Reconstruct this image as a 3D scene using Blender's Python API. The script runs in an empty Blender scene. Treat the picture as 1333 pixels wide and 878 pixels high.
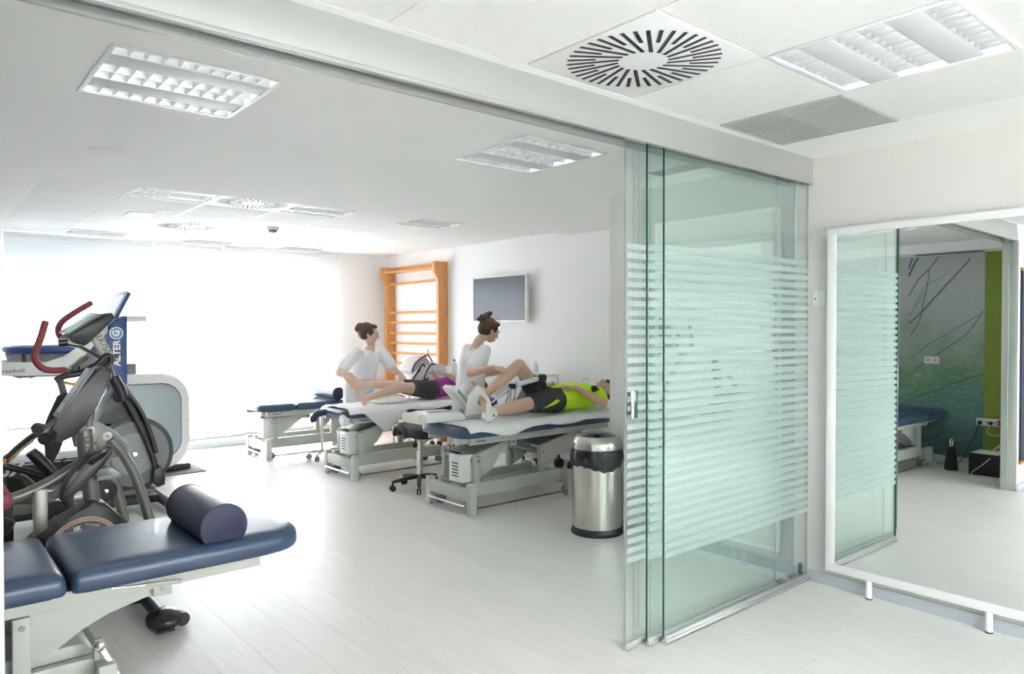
import bpy, bmesh, math, random
from mathutils import Vector, Matrix
random.seed(4)
scene = bpy.context.scene
COL = scene.collection
PI = math.pi

# ------------------------------------------------------------------ camera
CAM = Vector((0.0, 0.0, 1.5))
FPX, YAW, PITCH, ROLL = 939.374, 0.868666, 0.0134447, -0.0017058
FW = Vector((math.cos(YAW)*math.cos(PITCH), math.sin(YAW)*math.cos(PITCH), -math.sin(PITCH)))
R0 = Vector((math.sin(YAW), -math.cos(YAW), 0)); U0 = R0.cross(FW)
RT = math.cos(ROLL)*R0 + math.sin(ROLL)*U0
UP = math.cos(ROLL)*U0 - math.sin(ROLL)*R0
cd = bpy.data.cameras.new('camera'); cam = bpy.data.objects.new('camera', cd); COL.objects.link(cam)
cd.sensor_width = 36; cd.lens = FPX*36/1333; cd.clip_start = 0.02; cd.clip_end = 200
cam.matrix_world = Matrix(((RT.x, UP.x, -FW.x, CAM.x), (RT.y, UP.y, -FW.y, CAM.y), (RT.z, UP.z, -FW.z, CAM.z), (0, 0, 0, 1)))
scene.camera = cam

# ------------------------------------------------------------------ world, exposure
SKY_STRENGTH = 7.8
TUBE_STRENGTH = 4.5
EXPOSURE = 1.5
w = bpy.data.worlds.new('world'); scene.world = w; w.use_nodes = True
bg = w.node_tree.nodes['Background']; bg.inputs[0].default_value = (0.965, 0.965, 1.0, 1); bg.inputs[1].default_value = SKY_STRENGTH
vs = scene.view_settings
vs.view_transform = 'Standard'; vs.look = 'None'; vs.exposure = EXPOSURE; vs.gamma = 1.0; vs.use_curve_mapping = False
cy = scene.cycles
cy.max_bounces = 14; cy.diffuse_bounces = 12; cy.glossy_bounces = 5; cy.transmission_bounces = 6; cy.transparent_max_bounces = 40
cy.caustics_reflective = False; cy.caustics_refractive = False; cy.sample_clamp_indirect = 6.0
cy.use_denoising = True

# ------------------------------------------------------------------ helpers
def P(px, py, ax, val):
    """point of the plane (axis ax = val) seen at photograph pixel (px, py)"""
    d = FW + RT*((px-666.5)/FPX) - UP*((py-439)/FPX)
    t = (val-CAM[ax])/d[ax]
    return CAM + d*t
def PY(px, py, y): return P(px, py, 1, y)
def XZ(px, py, y):
    p = PY(px, py, y); return (p.x, p.z)

MATS = {}
def mat(name, col, rough=0.5, metal=0.0, var=0.0, vscale=6.0, bump=0.0, bscale=80.0, spec=0.5, coat=0.0, sheen=0.0, stretch=None, objrand=0.0, emit=None):
    if name in MATS: return MATS[name]
    m = bpy.data.materials.new(name); m.use_nodes = True; MATS[name] = m
    nt = m.node_tree; b = nt.nodes['Principled BSDF']
    c = tuple(col)+(1,)
    b.inputs['Base Color'].default_value = c; b.inputs['Roughness'].default_value = rough; b.inputs['Metallic'].default_value = metal
    b.inputs['Specular IOR Level'].default_value = spec; b.inputs['Coat Weight'].default_value = coat; b.inputs['Sheen Weight'].default_value = sheen
    tc = nt.nodes.new('ShaderNodeTexCoord'); mp = nt.nodes.new('ShaderNodeMapping'); nt.links.new(tc.outputs['Object'], mp.inputs[0])
    if stretch: mp.inputs['Scale'].default_value = stretch
    if var > 0 or objrand > 0:
        n = nt.nodes.new('ShaderNodeTexNoise'); n.inputs['Scale'].default_value = vscale; n.inputs['Detail'].default_value = 5
        nt.links.new(mp.outputs[0], n.inputs['Vector'])
        r = nt.nodes.new('ShaderNodeMapRange'); r.inputs[1].default_value = .3; r.inputs[2].default_value = .7
        r.inputs[3].default_value = 1-var; r.inputs[4].default_value = 1+var*0.5
        nt.links.new(n.outputs[0], r.inputs[0]); src = r.outputs[0]
        if objrand > 0:
            oi = nt.nodes.new('ShaderNodeObjectInfo'); r2 = nt.nodes.new('ShaderNodeMapRange')
            r2.inputs[3].default_value = 1-objrand; r2.inputs[4].default_value = 1+objrand*.4
            nt.links.new(oi.outputs['Random'], r2.inputs[0]); mu = nt.nodes.new('ShaderNodeMath'); mu.operation = 'MULTIPLY'
            nt.links.new(src, mu.inputs[0]); nt.links.new(r2.outputs[0], mu.inputs[1]); src = mu.outputs[0]
        hs = nt.nodes.new('ShaderNodeHueSaturation'); hs.inputs['Color'].default_value = c
        nt.links.new(src, hs.inputs['Value']); nt.links.new(hs.outputs[0], b.inputs['Base Color'])
    if bump > 0:
        n2 = nt.nodes.new('ShaderNodeTexNoise'); n2.inputs['Scale'].default_value = bscale; n2.inputs['Detail'].default_value = 3
        nt.links.new(mp.outputs[0], n2.inputs['Vector'])
        bp = nt.nodes.new('ShaderNodeBump'); bp.inputs['Strength'].default_value = bump; bp.inputs['Distance'].default_value = .004
        nt.links.new(n2.outputs[0], bp.inputs['Height']); nt.links.new(bp.outputs[0], b.inputs['Normal'])
    if emit:
        b.inputs['Emission Color'].default_value = tuple(emit[0])+(1,); b.inputs['Emission Strength'].default_value = emit[1]
    return m

def glass_mat(name, tint, refl=1.0):
    m = bpy.data.materials.new(name); m.use_nodes = True; nt = m.node_tree; nt.nodes.clear(); MATS[name] = m
    out = nt.nodes.new('ShaderNodeOutputMaterial'); mx = nt.nodes.new('ShaderNodeMixShader')
    tr = nt.nodes.new('ShaderNodeBsdfTransparent'); tr.inputs[0].default_value = tuple(tint)+(1,)
    gl = nt.nodes.new('ShaderNodeBsdfGlossy'); gl.inputs['Roughness'].default_value = 0.0; gl.inputs[0].default_value = (.95, 1, .98, 1)
    fr = nt.nodes.new('ShaderNodeFresnel'); fr.inputs[0].default_value = 1.35
    mu = nt.nodes.new('ShaderNodeMath'); mu.operation = 'MULTIPLY'; mu.inputs[1].default_value = refl; mu.use_clamp = True
    nt.links.new(fr.outputs[0], mu.inputs[0]); nt.links.new(mu.outputs[0], mx.inputs[0])
    nt.links.new(tr.outputs[0], mx.inputs[1]); nt.links.new(gl.outputs[0], mx.inputs[2]); nt.links.new(mx.outputs[0], out.inputs[0])
    return m

def film_mat(name, col, through, trans=0.5):
    """frosted film / blind cloth: part clear, the rest scattering to both sides"""
    m = bpy.data.materials.new(name); m.use_nodes = True; nt = m.node_tree; nt.nodes.clear(); MATS[name] = m
    out = nt.nodes.new('ShaderNodeOutputMaterial')
    df = nt.nodes.new('ShaderNodeBsdfDiffuse'); tl = nt.nodes.new('ShaderNodeBsdfTranslucent'); tr = nt.nodes.new('ShaderNodeBsdfTransparent')
    c = tuple(col)+(1,); df.inputs[0].default_value = c; tl.inputs[0].default_value = c; tr.inputs[0].default_value = (1, 1, 1, 1)
    a = nt.nodes.new('ShaderNodeMixShader'); a.inputs[0].default_value = trans
    nt.links.new(df.outputs[0], a.inputs[1]); nt.links.new(tl.outputs[0], a.inputs[2])
    b = nt.nodes.new('ShaderNodeMixShader'); b.inputs[0].default_value = through
    nt.links.new(a.outputs[0], b.inputs[1]); nt.links.new(tr.outputs[0], b.inputs[2]); nt.links.new(b.outputs[0], out.inputs[0])
    return m

class MB:
    def __init__(s): s.bm = bmesh.new()
    def _add(s, vs, fs):
        bv = [s.bm.verts.new(v) for v in vs]
        out = []
        for f in fs:
            try: out.append(s.bm.faces.new([bv[i] for i in f]))
            except ValueError: pass
        return bv, out
    def box(s, x0, x1, y0, y1, z0, z1, bev=0.0, M=None, seg=2):
        vs = [Vector((x, y, z)) for x in (x0, x1) for y in (y0, y1) for z in (z0, z1)]
        bv, fs = s._add(vs, [(0, 1, 3, 2), (4, 6, 7, 5), (0, 4, 5, 1), (2, 3, 7, 6), (0, 2, 6, 4), (1, 5, 7, 3)])
        if bev > 0:
            es = list({e for f in fs for e in f.edges})
            r = bmesh.ops.bevel(s.bm, geom=es, offset=bev, segments=seg, profile=.5, affect='EDGES')
            bv = list({v for f in r['faces'] for v in f.verts} | {v for v in bv if v.is_valid})
        if M is not None: bmesh.ops.transform(s.bm, matrix=M, verts=bv)
        return s
    def tube(s, pts, r, n=10, caps=True, flat=None):
        pts = [Vector(p) for p in pts]; k = len(pts)
        rs = r if isinstance(r, (list, tuple)) else [r]*k
        tg = []
        for i in range(k):
            a = pts[max(i-1, 0)]; b = pts[min(i+1, k-1)]; tg.append((b-a).normalized())
        ref = Vector((0, 0, 1)) if abs(tg[0].z) < .9 else Vector((0, 1, 0))
        nx = tg[0].cross(ref).normalized(); rings = []
        for i in range(k):
            nx = (nx - tg[i]*nx.dot(tg[i])).normalized(); ny = tg[i].cross(nx)
            fy = flat if flat else 1.0
            rings.append([s.bm.verts.new(pts[i] + (nx*math.cos(2*PI*j/n) + ny*math.sin(2*PI*j/n)*fy)*rs[i]) for j in range(n)])
        for i in range(k-1):
            for j in range(n):
                s.bm.faces.new([rings[i][j], rings[i][(j+1) % n], rings[i+1][(j+1) % n], rings[i+1][j]])
        if caps:
            s.bm.faces.new(rings[0][::-1]); s.bm.faces.new(rings[-1])
        return s
    def cyl(s, a, b, r, r2=None, n=16): return s.tube([a, b], [r, r if r2 is None else r2], n)
    def lathe(s, prof, c=(0, 0, 0), n=32, M=None):
        c = Vector(c); rings = []; allv = []
        for (r, z) in prof:
            if r < 1e-6: v = [s.bm.verts.new(c+Vector((0, 0, z)))]
            else: v = [s.bm.verts.new(c+Vector((r*math.cos(2*PI*j/n), r*math.sin(2*PI*j/n), z))) for j in range(n)]
            rings.append(v); allv += v
        for i in range(len(rings)-1):
            a, b = rings[i], rings[i+1]
            for j in range(n):
                j2 = (j+1) % n
                try:
                    if len(a) == 1 and len(b) == 1: continue
                    if len(a) == 1: s.bm.faces.new([a[0], b[j2], b[j]])
                    elif len(b) == 1: s.bm.faces.new([a[j], a[j2], b[0]])
                    else: s.bm.faces.new([a[j], a[j2], b[j2], b[j]])
                except ValueError: pass
        if M is not None: bmesh.ops.transform(s.bm, matrix=M, verts=allv)
        return s
    def prism(s, pts, ax, lo, hi, bev=0.0, M=None):
        """2D outline extruded along axis ax; 2D coords are the other two axes in xyz order"""
        def mk(p, t):
            if ax == 0: return Vector((t, p[0], p[1]))
            if ax == 1: return Vector((p[0], t, p[1]))
            return Vector((p[0], p[1], t))
        n = len(pts)
        a = [s.bm.verts.new(mk(p, lo)) for p in pts]; b = [s.bm.verts.new(mk(p, hi)) for p in pts]
        fs = []
        for i in range(n):
            j = (i+1) % n
            fs.append(s.bm.faces.new([a[i], a[j], b[j], b[i]]))
        f1 = s.bm.faces.new(a[::-1]); f2 = s.bm.faces.new(b)
        vs = a+b
        if bev > 0:
            es = [e for f in (f1, f2) for e in f.edges]
            r = bmesh.ops.bevel(s.bm, geom=es, offset=bev, segments=2, profile=.5, affect='EDGES')
            vs = list({v for f in r['faces'] for v in f.verts} | {v for v in vs if v.is_valid})
        if M is not None: bmesh.ops.transform(s.bm, matrix=M, verts=vs)
        return s
    def ell(s, c, r, u=14, v=9, M=None):
        m = Matrix.Translation(Vector(c)) @ (M.to_4x4() if M is not None else Matrix.Identity(4)) @ Matrix.Diagonal(Vector((r[0], r[1], r[2], 1)) if isinstance(r, (tuple, list)) else Vector((r, r, r, 1)))
        bmesh.ops.create_uvsphere(s.bm, u_segments=u, v_segments=v, radius=1.0, matrix=m)
        return s
    def capsule(s, a, b, r1, r2=None, n=12):
        r2 = r1 if r2 is None else r2
        a = Vector(a); b = Vector(b)
        d = (b-a); L = d.length
        if L < 1e-6: return s.ell(a, r1)
        d /= L; k = 4; pts = []; rs = []
        for i in range(k+1):
            t = PI/2*(1-i/k); pts.append(a - d*r1*math.sin(t)); rs.append(max(r1*math.cos(t), 1e-4))
        for i in range(k+1):
            t = PI/2*i/k; pts.append(b + d*r2*math.sin(t)); rs.append(max(r2*math.cos(t), 1e-4))
        return s.tube(pts, rs, n)
    def pad(s, outline, levels, M=None):
        """stack of insets of a closed convex-ish outline: levels = [(inset, z)]"""
        n = len(outline); o = [Vector((p[0], p[1])) for p in outline]
        nor = []
        for i in range(n):
            e = (o[(i+1) % n]-o[i-1]).normalized(); nor.append(Vector((-e.y, e.x)))
        rings = []; allv = []
        for ins, z in levels:
            v = [s.bm.verts.new(((o[i]+nor[i]*ins).x, (o[i]+nor[i]*ins).y, z)) for i in range(n)]
            rings.append(v); allv += v
        for a, b in zip(rings, rings[1:]):
            for i in range(n):
                j = (i+1) % n; s.bm.faces.new([a[i], a[j], b[j], b[i]])
        s.bm.faces.new(rings[0][::-1]); s.bm.faces.new(rings[-1])
        if M is not None: bmesh.ops.transform(s.bm, matrix=M, verts=allv)
        return s
    def stack(s, rings):
        R = [[s.bm.verts.new(p) for p in r] for r in rings]; n = len(R[0])
        for a, b in zip(R, R[1:]):
            for i in range(n):
                j = (i+1) % n; s.bm.faces.new([a[i], a[j], b[j], b[i]])
        s.bm.faces.new(R[0][::-1]); s.bm.faces.new(R[-1]); return s
    def mesh(s, name, angle=40, smooth=True):
        bmesh.ops.recalc_face_normals(s.bm, faces=s.bm.faces[:])
        me = bpy.data.meshes.new(name); s.bm.to_mesh(me); s.bm.free()
        if smooth:
            for p in me.polygons: p.use_smooth = True
            me.set_sharp_from_angle(angle=math.radians(angle))
        return me
    def build(s, name, m, parent=None, angle=40, smooth=True):
        return obj(name, s.mesh(name, angle, smooth), m, parent)

def obj(name, me, m, parent=None):
    o = bpy.data.objects.new(name, me); COL.objects.link(o)
    if m is not None and not me.materials: me.materials.append(m)
    if parent is not None: o.parent = parent
    return o
def tag(o, label, cat, group=None):
    o['label'] = label; o['category'] = cat
    if group: o['group'] = group
    return o
def struct(o): o['kind'] = 'structure'; return o
def thing(name, label, cat, loc=(0, 0, 0), rz=0.0, group=None):
    o = bpy.data.objects.new(name, None); COL.objects.link(o); o.empty_display_size = .1
    o.location = loc; o.rotation_euler = (0, 0, rz)
    return tag(o, label, cat, group)
def copy_tree(o, loc=None, label=None, rz=None, parent=None):
    kids = [c for c in bpy.data.objects if c.parent == o]
    c = o.copy(); COL.objects.link(c)
    if parent is not None: c.parent = parent
    if loc is not None: c.location = loc
    if rz is not None: c.rotation_euler = (0, 0, rz)
    if label: c['label'] = label
    for k in kids: copy_tree(k, parent=c)
    return c
def plate(x0, x1, y0, y1, z0, z1, holes, ax=2):
    """slab with rectangular holes through it (grid of cells, skipping holes); ax = thickness axis"""
    # holes in the two in-plane axes order
    if ax == 2: A0, A1, B0, B1 = x0, x1, y0, y1
    if ax == 1: A0, A1, B0, B1 = x0, x1, z0, z1
    if ax == 0: A0, A1, B0, B1 = y0, y1, z0, z1
    xs = sorted({A0, A1} | {v for h in holes for v in h[:2] if A0 < v < A1}); ys = sorted({B0, B1} | {v for h in holes for v in h[2:] if B0 < v < B1})
    nx, ny = len(xs)-1, len(ys)-1
    def solid(i, j):
        if i < 0 or j < 0 or i >= nx or j >= ny: return False
        cx = (xs[i]+xs[i+1])/2; cyy = (ys[j]+ys[j+1])/2
        return not any(h[0] < cx < h[1] and h[2] < cyy < h[3] for h in holes)
    lo, hi = (z0, z1) if ax == 2 else ((y0, y1) if ax == 1 else (x0, x1))
    def mk(a, b, t): return (a, b, t) if ax == 2 else ((a, t, b) if ax == 1 else (t, a, b))
    m = MB(); cache = {}
    def v(i, j, k):
        if (i, j, k) not in cache: cache[(i, j, k)] = m.bm.verts.new(mk(xs[i], ys[j], hi if k else lo))
        return cache[(i, j, k)]
    for i in range(nx):
        for j in range(ny):
            if not solid(i, j): continue
            m.bm.faces.new([v(i, j, 0), v(i, j+1, 0), v(i+1, j+1, 0), v(i+1, j, 0)])
            m.bm.faces.new([v(i, j, 1), v(i+1, j, 1), v(i+1, j+1, 1), v(i, j+1, 1)])
            if not solid(i-1, j): m.bm.faces.new([v(i, j, 0), v(i, j, 1), v(i, j+1, 1), v(i, j+1, 0)])
            if not solid(i+1, j): m.bm.faces.new([v(i+1, j, 0), v(i+1, j+1, 0), v(i+1, j+1, 1), v(i+1, j, 1)])
            if not solid(i, j-1): m.bm.faces.new([v(i, j, 0), v(i+1, j, 0), v(i+1, j, 1), v(i, j, 1)])
            if not solid(i, j+1): m.bm.faces.new([v(i, j+1, 0), v(i, j+1, 1), v(i+1, j+1, 1), v(i+1, j+1, 0)])
    return m
def rrect(x0, x1, y0, y1, r, n=5):
    """counter-clockwise rounded rectangle; r may be 4 radii (x1y1, x0y1, x0y0, x1y0)"""
    rr = r if isinstance(r, (list, tuple)) else [r]*4
    out = []
    for k, (cx, cyy, a0) in enumerate(((x1, y1, 0), (x0, y1, 90), (x0, y0, 180), (x1, y0, 270))):
        q = rr[k]; ccx = cx - q*(1 if cx == x1 else -1); ccy = cyy - q*(1 if cyy == y1 else -1)
        for i in range(n+1):
            a = math.radians(a0+90*i/n); out.append((ccx+q*math.cos(a), ccy+q*math.sin(a)))
    return out
def spline(pts, n=8):
    """Catmull-Rom through pts"""
    p = [Vector(q) for q in pts]; p = [p[0]*2-p[1]]+p+[p[-1]*2-p[-2]]; out = []
    for i in range(1, len(p)-2):
        for k in range(n):
            t = k/n; a, b, c, d = p[i-1], p[i], p[i+1], p[i+2]
            out.append(.5*((2*b)+(c-a)*t+(2*a-5*b+4*c-d)*t*t+(3*b-a-3*c+d)*t**3))
    out.append(p[-2]); return out
def evaluated(me, mods):
    o = bpy.data.objects.new('tmp', me); COL.objects.link(o)
    for typ, kw in mods:
        md = o.modifiers.new('m', typ)
        for k, v in kw.items(): setattr(md, k, v)
    dg = bpy.context.evaluated_depsgraph_get()
    r = bpy.data.meshes.new_from_object(o.evaluated_get(dg)); bpy.data.objects.remove(o); bpy.data.meshes.remove(me)
    for p in r.polygons: p.use_smooth = True
    return r
def organic(mb, name, m, parent, voxel=.008, smooth=5, fac=.5):
    """melt overlapping volumes into one continuous skin"""
    me = mb.mesh(name, smooth=False)
    r = evaluated(me, [('REMESH', dict(mode='VOXEL', voxel_size=voxel)), ('SMOOTH', dict(factor=fac, iterations=smooth))])
    r.name = name
    return obj(name, r, m, parent)
def text_mesh(s, size, depth=.0008, align='CENTER', bold=0.0):
    c = bpy.data.curves.new('t', 'FONT'); c.body = s; c.size = size; c.extrude = depth; c.align_x = align; c.align_y = 'CENTER'; c.offset = bold; c.resolution_u = 3
    o = bpy.data.objects.new('t', c); COL.objects.link(o)
    dg = bpy.context.evaluated_depsgraph_get(); r = bpy.data.meshes.new_from_object(o.evaluated_get(dg))
    bpy.data.objects.remove(o); bpy.data.curves.remove(c)
    return r
def lettering(s, size, M, m, parent, name='lettering', bold=0.0):
    me = text_mesh(s, size, bold=bold); me.transform(M); me.materials.clear()
    return obj(name, me, m, parent)
# writing on a face that looks to -y: text x -> +x, text y -> +z
def face_my(x, y, z, rot=0.0): return Matrix.Translation((x, y, z)) @ Matrix.Rotation(PI/2, 4, 'X') @ Matrix.Rotation(rot, 4, 'Z')

# ------------------------------------------------------------------ shared materials
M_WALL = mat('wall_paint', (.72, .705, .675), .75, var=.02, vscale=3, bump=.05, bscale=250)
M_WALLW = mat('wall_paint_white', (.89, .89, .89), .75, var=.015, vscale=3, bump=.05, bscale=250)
M_CEIL = mat('ceiling_paint', (.93, .93, .92), .8, var=.015, vscale=2)
M_TILE = mat('ceiling_tile_board', (.88, .88, .87), .85, var=.03, vscale=30, bump=.06, bscale=300)
M_TRIMW = mat('white_trim', (.86, .86, .86), .4)
M_BASE = mat('grey_skirting', (.50, .54, .58), .4, var=.03, vscale=8)
M_ALU = mat('brushed_aluminium', (.62, .63, .61), .32, .75, var=.06, vscale=5, stretch=(1, 30, 30))
M_BEAM = mat('beam_grey', (.43, .44, .42), .45, .15, var=.02, vscale=3)
M_DARK = mat('dark_gap', (.03, .03, .032), .7)
M_PLANK = mat('pale_oak_laminate', (.84, .83, .80), .33, var=.06, vscale=4, stretch=(14, 1.0, 8), objrand=.03, bump=.03, bscale=60)
M_JOINT = mat('floor_joint', (.80, .79, .76), .6)
M_CHROME = mat('chrome', (.78, .78, .78), .12, 1.0)
M_STEEL = mat('brushed_steel', (.62, .60, .56), .28, 1.0, var=.05, vscale=3, stretch=(20, 20, .5))
M_BLACK = mat('black_plastic', (.018, .018, .02), .38, var=.1, vscale=20)
M_BLACKG = mat('black_gloss', (.02, .018, .02), .12)
M_RUBBER = mat('rubber_black', (.03, .03, .03), .7)
M_GREYP = mat('dark_grey_plastic', (.028, .029, .031), .4, var=.05, vscale=10)
M_MIDGREY = mat('mid_grey_plastic', (.20, .21, .22), .4, var=.04, vscale=10)
M_SILVER = mat('silver_paint', (.19, .19, .17), .35, .45, var=.03, vscale=6)
M_WHITEP = mat('white_plastic', (.80, .80, .78), .35, var=.02, vscale=10)
M_BEDM = mat('bed_enamel', (.48, .505, .46), .38, var=.02, vscale=6)
M_NAVY = mat('navy_vinyl', (.036, .066, .125), .33, var=.08, vscale=9, bump=.12, bscale=420, coat=.1)
M_NAVYD = mat('navy_vinyl_dark', (.016, .020, .058), .35, var=.08, vscale=9, bump=.12, bscale=420)
M_TOWEL = mat('white_towel', (.82, .82, .83), .9, var=.03, vscale=12, bump=.3, bscale=200, sheen=.3)
M_SCRUB = mat('white_scrubs', (.82, .82, .83), .85, var=.03, vscale=9, bump=.2, bscale=40)
M_SKIN = mat('skin', (.62, .40, .29), .5, var=.06, vscale=14)
M_SKIN2 = mat('skin_pale', (.66, .46, .36), .5, var=.06, vscale=14)
M_HAIR = mat('brown_hair', (.075, .038, .022), .55, var=.35, vscale=30, stretch=(1, 1, 6), bump=.4, bscale=120)
M_PINE = mat('varnished_pine', (.66, .31, .10), .4, var=.16, vscale=5, stretch=(10, 10, 1.0), coat=.15)
M_RED = mat('red_grip', (.26, .035, .05), .5, var=.08, vscale=20)
M_BLUE = mat('machine_blue', (.035, .075, .23), .38, var=.04, vscale=5)
M_MIRROR = mat('mirror_silvering', (.90, .93, .92), .0, 1.0)
M_GLASS = glass_mat('door_glass', (.974, .997, .989), 0.25)
M_GEDGE = mat('glass_edge_green', (.015, .10, .075), .15, spec=.6)
M_GEDGEC = mat('glass_edge_pale', (.42, .46, .50), .1, spec=.6)
M_FROST = film_mat('frosted_film', (.68, .80, .765), .42, .5)
M_BLIND = film_mat('blind_cloth', (.95, .955, .96), .05, .62)
M_BLIND2 = film_mat('blind_cloth_dense', (.90, .93, .97), .02, .12)
M_LED = mat('text_dark', (.03, .03, .035), .5)
M_LETW = mat('text_white', (.85, .86, .88), .4)
# ================================================================== THE SETTING
ZC, ZT = 2.487, 2.54
XW, XT, XL = 4.102, 5.48, -1.10          # right wall, wall with the television, wall with the mural
YG, YE, YWIN, YB = 2.117, 3.70, 9.29, -2.4
# floor: slab with single planks laid along y
fl = struct(MB().box(XL-.2, XT+.2, YB-.2, YWIN+.2, -.08, -.0035).build('floor', M_JOINT))
PW, PL = .195, 1.38
pme = MB().box(0, PW-.0009, 0, PL-.0010, -.006, 0).mesh('plank'); pme.materials.append(M_PLANK)
nrow = 0
x = XL
while x < XT:
    off = (nrow*0.53) % 1.0
    y = -1.35 + off*PL - PL
    while y < YWIN-.02:
        if y+PL > -.5 and not (x > XW+.05 and y+PL < YE):
            o = bpy.data.objects.new('plank', pme); COL.objects.link(o); o.parent = fl
            sx = min(1, (XT-x)/PW); y0 = y; sy = 1
            if y+PL > YWIN: sy = (YWIN-y)/PL
            o.location = (x, y0, 0); o.scale = (sx, sy, 1)
        y += PL
    x += PW; nrow += 1
pm2 = MB().box(XL, XW, YB, -.9, -.006, -.0005).build('floor_board', M_PLANK, fl)

# lights / diffusers sit in holes of the ceilings
FRONT_LUM = (2.42, 3.02, .80, 1.41)
FRONT_DIF = (1.80, 2.41, 1.43, 2.04)
FRONT_GRL = (3.07, 3.655, 1.452, 2.053)
FRONT_FILL = [(.002, .603, .205, .805), (2.418, 3.042, -1.015, -.415), (.608, 1.207, -1.015, -.415)]  # extra lights out of view, added to brighten the front room
PL_LUM = [(.57, 1.175, 2.81, 3.455), (2.47, 3.065, 2.79, 3.45)]
fx = [-1.1, -.61, 0.0, .605, 1.21, 1.80, 2.415, 3.045, 3.66]; fy = [2.055, 1.43, .81, .20, -.41, -1.02, -1.63, YB]
gap = .0035
ce = struct(MB().box(XL-.2, XT+.2, YB-.2, YWIN+.2, ZT+.13, ZT+.2).build('ceiling_slab', M_CEIL))
cf = struct(plate(XL, XW, YB, 2.12, ZC+.004, ZC+.03, [(h[0]-.002, h[1]+.002, h[2]-.002, h[3]+.002) for h in [FRONT_LUM, FRONT_DIF, FRONT_GRL]+FRONT_FILL]).build('ceiling_front', M_TRIMW))
MB().box(XL, XW, 2.0585, 2.12, ZC, ZC+.006).build('ceiling_border', M_CEIL, cf)
MB().box(3.6635, XW, YB, 2.055, ZC, ZC+.006).build('ceiling_border', M_CEIL, cf)
for i in range(len(fx)-1):
    for j in range(len(fy)-1):
        a, b, c, d = fx[i]+gap, fx[i+1]-gap, fy[j+1]+gap, fy[j]-gap
        cx, cyy = (a+b)/2, (c+d)/2
        if any(h[0] < cx < h[1] and h[2] < cyy < h[3] for h in [FRONT_LUM, FRONT_DIF, FRONT_GRL]+FRONT_FILL): continue
        MB().box(a, b, c, d, ZC, ZC+.006).build('ceiling_tile', M_TILE, cf)
cp = struct(plate(XL, XT, 2.12, 5.52, ZC, ZC+.06, PL_LUM).build('ceiling_plaster', M_CEIL))
# left plaster strip beside the tile field and the margin along the windows
struct(MB().box(XL, .72, 5.52, YWIN, ZC, ZC+.06).build('ceiling_strip', M_CEIL))
tx = [.73, 1.34, 1.945, 2.55, 3.15, 3.75, 4.35, 4.95, XT]; ty = [5.53, 5.70, 6.30, 6.90, 7.50, 8.10, 8.70, YWIN]
CELL = lambda i, j: (tx[i]+.012, tx[i+1]-.012, ty[j]+.006, ty[j+1]-.006)
T_LUM = [CELL(1, 1), CELL(1, 6), CELL(3, 1), CELL(3, 6), CELL(5, 6), CELL(5, 1)]
T_DIF = [CELL(2, 1), CELL(2, 4)]
ct = struct(plate(.72, XT, 5.46, YWIN, ZT+.004, ZT+.06, T_LUM+T_DIF).build('ceiling_far', M_CEIL))
for i in range(len(tx)-1):
    MB().box(tx[i]-.011, tx[i]+.011, 5.46, YWIN, ZT-.003, ZT+.005).build('ceiling_runner', M_TRIMW, ct)
    for j in range(len(ty)-1):
        a, b, c, d = CELL(i, j); cx, cyy = (a+b)/2, (c+d)/2
        if any(h[0]-.01 < cx < h[1]+.01 and h[2]-.01 < cyy < h[3]+.01 for h in T_LUM+T_DIF): continue
        MB().box(a, b, c, d-.001, ZT-.001, ZT+.005).build('ceiling_tile', M_TILE, ct)
# walls
struct(MB().box(XL, -.76, 2.2, 5.52, 2.38, ZC-.001).build('ceiling_soffit', M_CEIL))
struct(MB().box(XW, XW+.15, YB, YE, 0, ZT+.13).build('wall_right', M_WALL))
struct(MB().box(XW+.15, XT+.2, YE-.15, YE, 0, ZT+.13).build('wall_return', M_WALLW))
struct(MB().box(XT, XT+.2, YE, YWIN+.2, 0, ZT+.13).build('wall_television', M_WALLW))
struct(MB().box(XL-.2, XL, YB, YWIN+.2, 0, ZT+.13).build('wall_left', M_WALLW))
BW = (.2, 3.4, .9, 2.30)  # opening for the added window behind the camera
struct(plate(XL, XW, YB-.2, YB, 0, ZT+.13, [BW], ax=1).build('wall_back', M_WALLW))
WX0, WX1, WZ0, WZ1 = .40, 4.62, .11, 2.21
struct(plate(XL, XT, YWIN, YWIN+.2, 0, ZT+.13, [(WX0, WX1, WZ0, WZ1)], ax=1).build('wall_window', M_WALLW))
struct(MB().box(XL, .165, 2.09, 2.20, 0, ZC).build('wall_partition', M_WALLW))
# baseboards
bb = .062
struct(MB().box(XW-.012, XW, YB, YE, 0, bb, .002).build('baseboard_right', M_BASE))
struct(MB().box(XW-.012, XT, YE, YE+.012, 0, bb, .002).build('baseboard_return', M_BASE))
struct(MB().box(XT-.012, XT, YE+.012, YWIN, 0, bb, .002).build('baseboard_television', M_BASE))
struct(MB().box(XL, XT-.012, YWIN-.012, YWIN, 0, bb, .002).build('baseboard_window', M_BASE))
struct(MB().box(XL, XL+.012, 2.2, YWIN-.012, 0, bb, .002).build('baseboard_left', M_BASE))
struct(MB().box(XL, .165, 2.078, 2.09, 0, bb, .002).build('baseboard_partition', M_BASE))
struct(MB().box(.165, .180, 2.082, 2.212, 0, 2.335, .002).build('trim_1', M_ALU))
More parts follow.
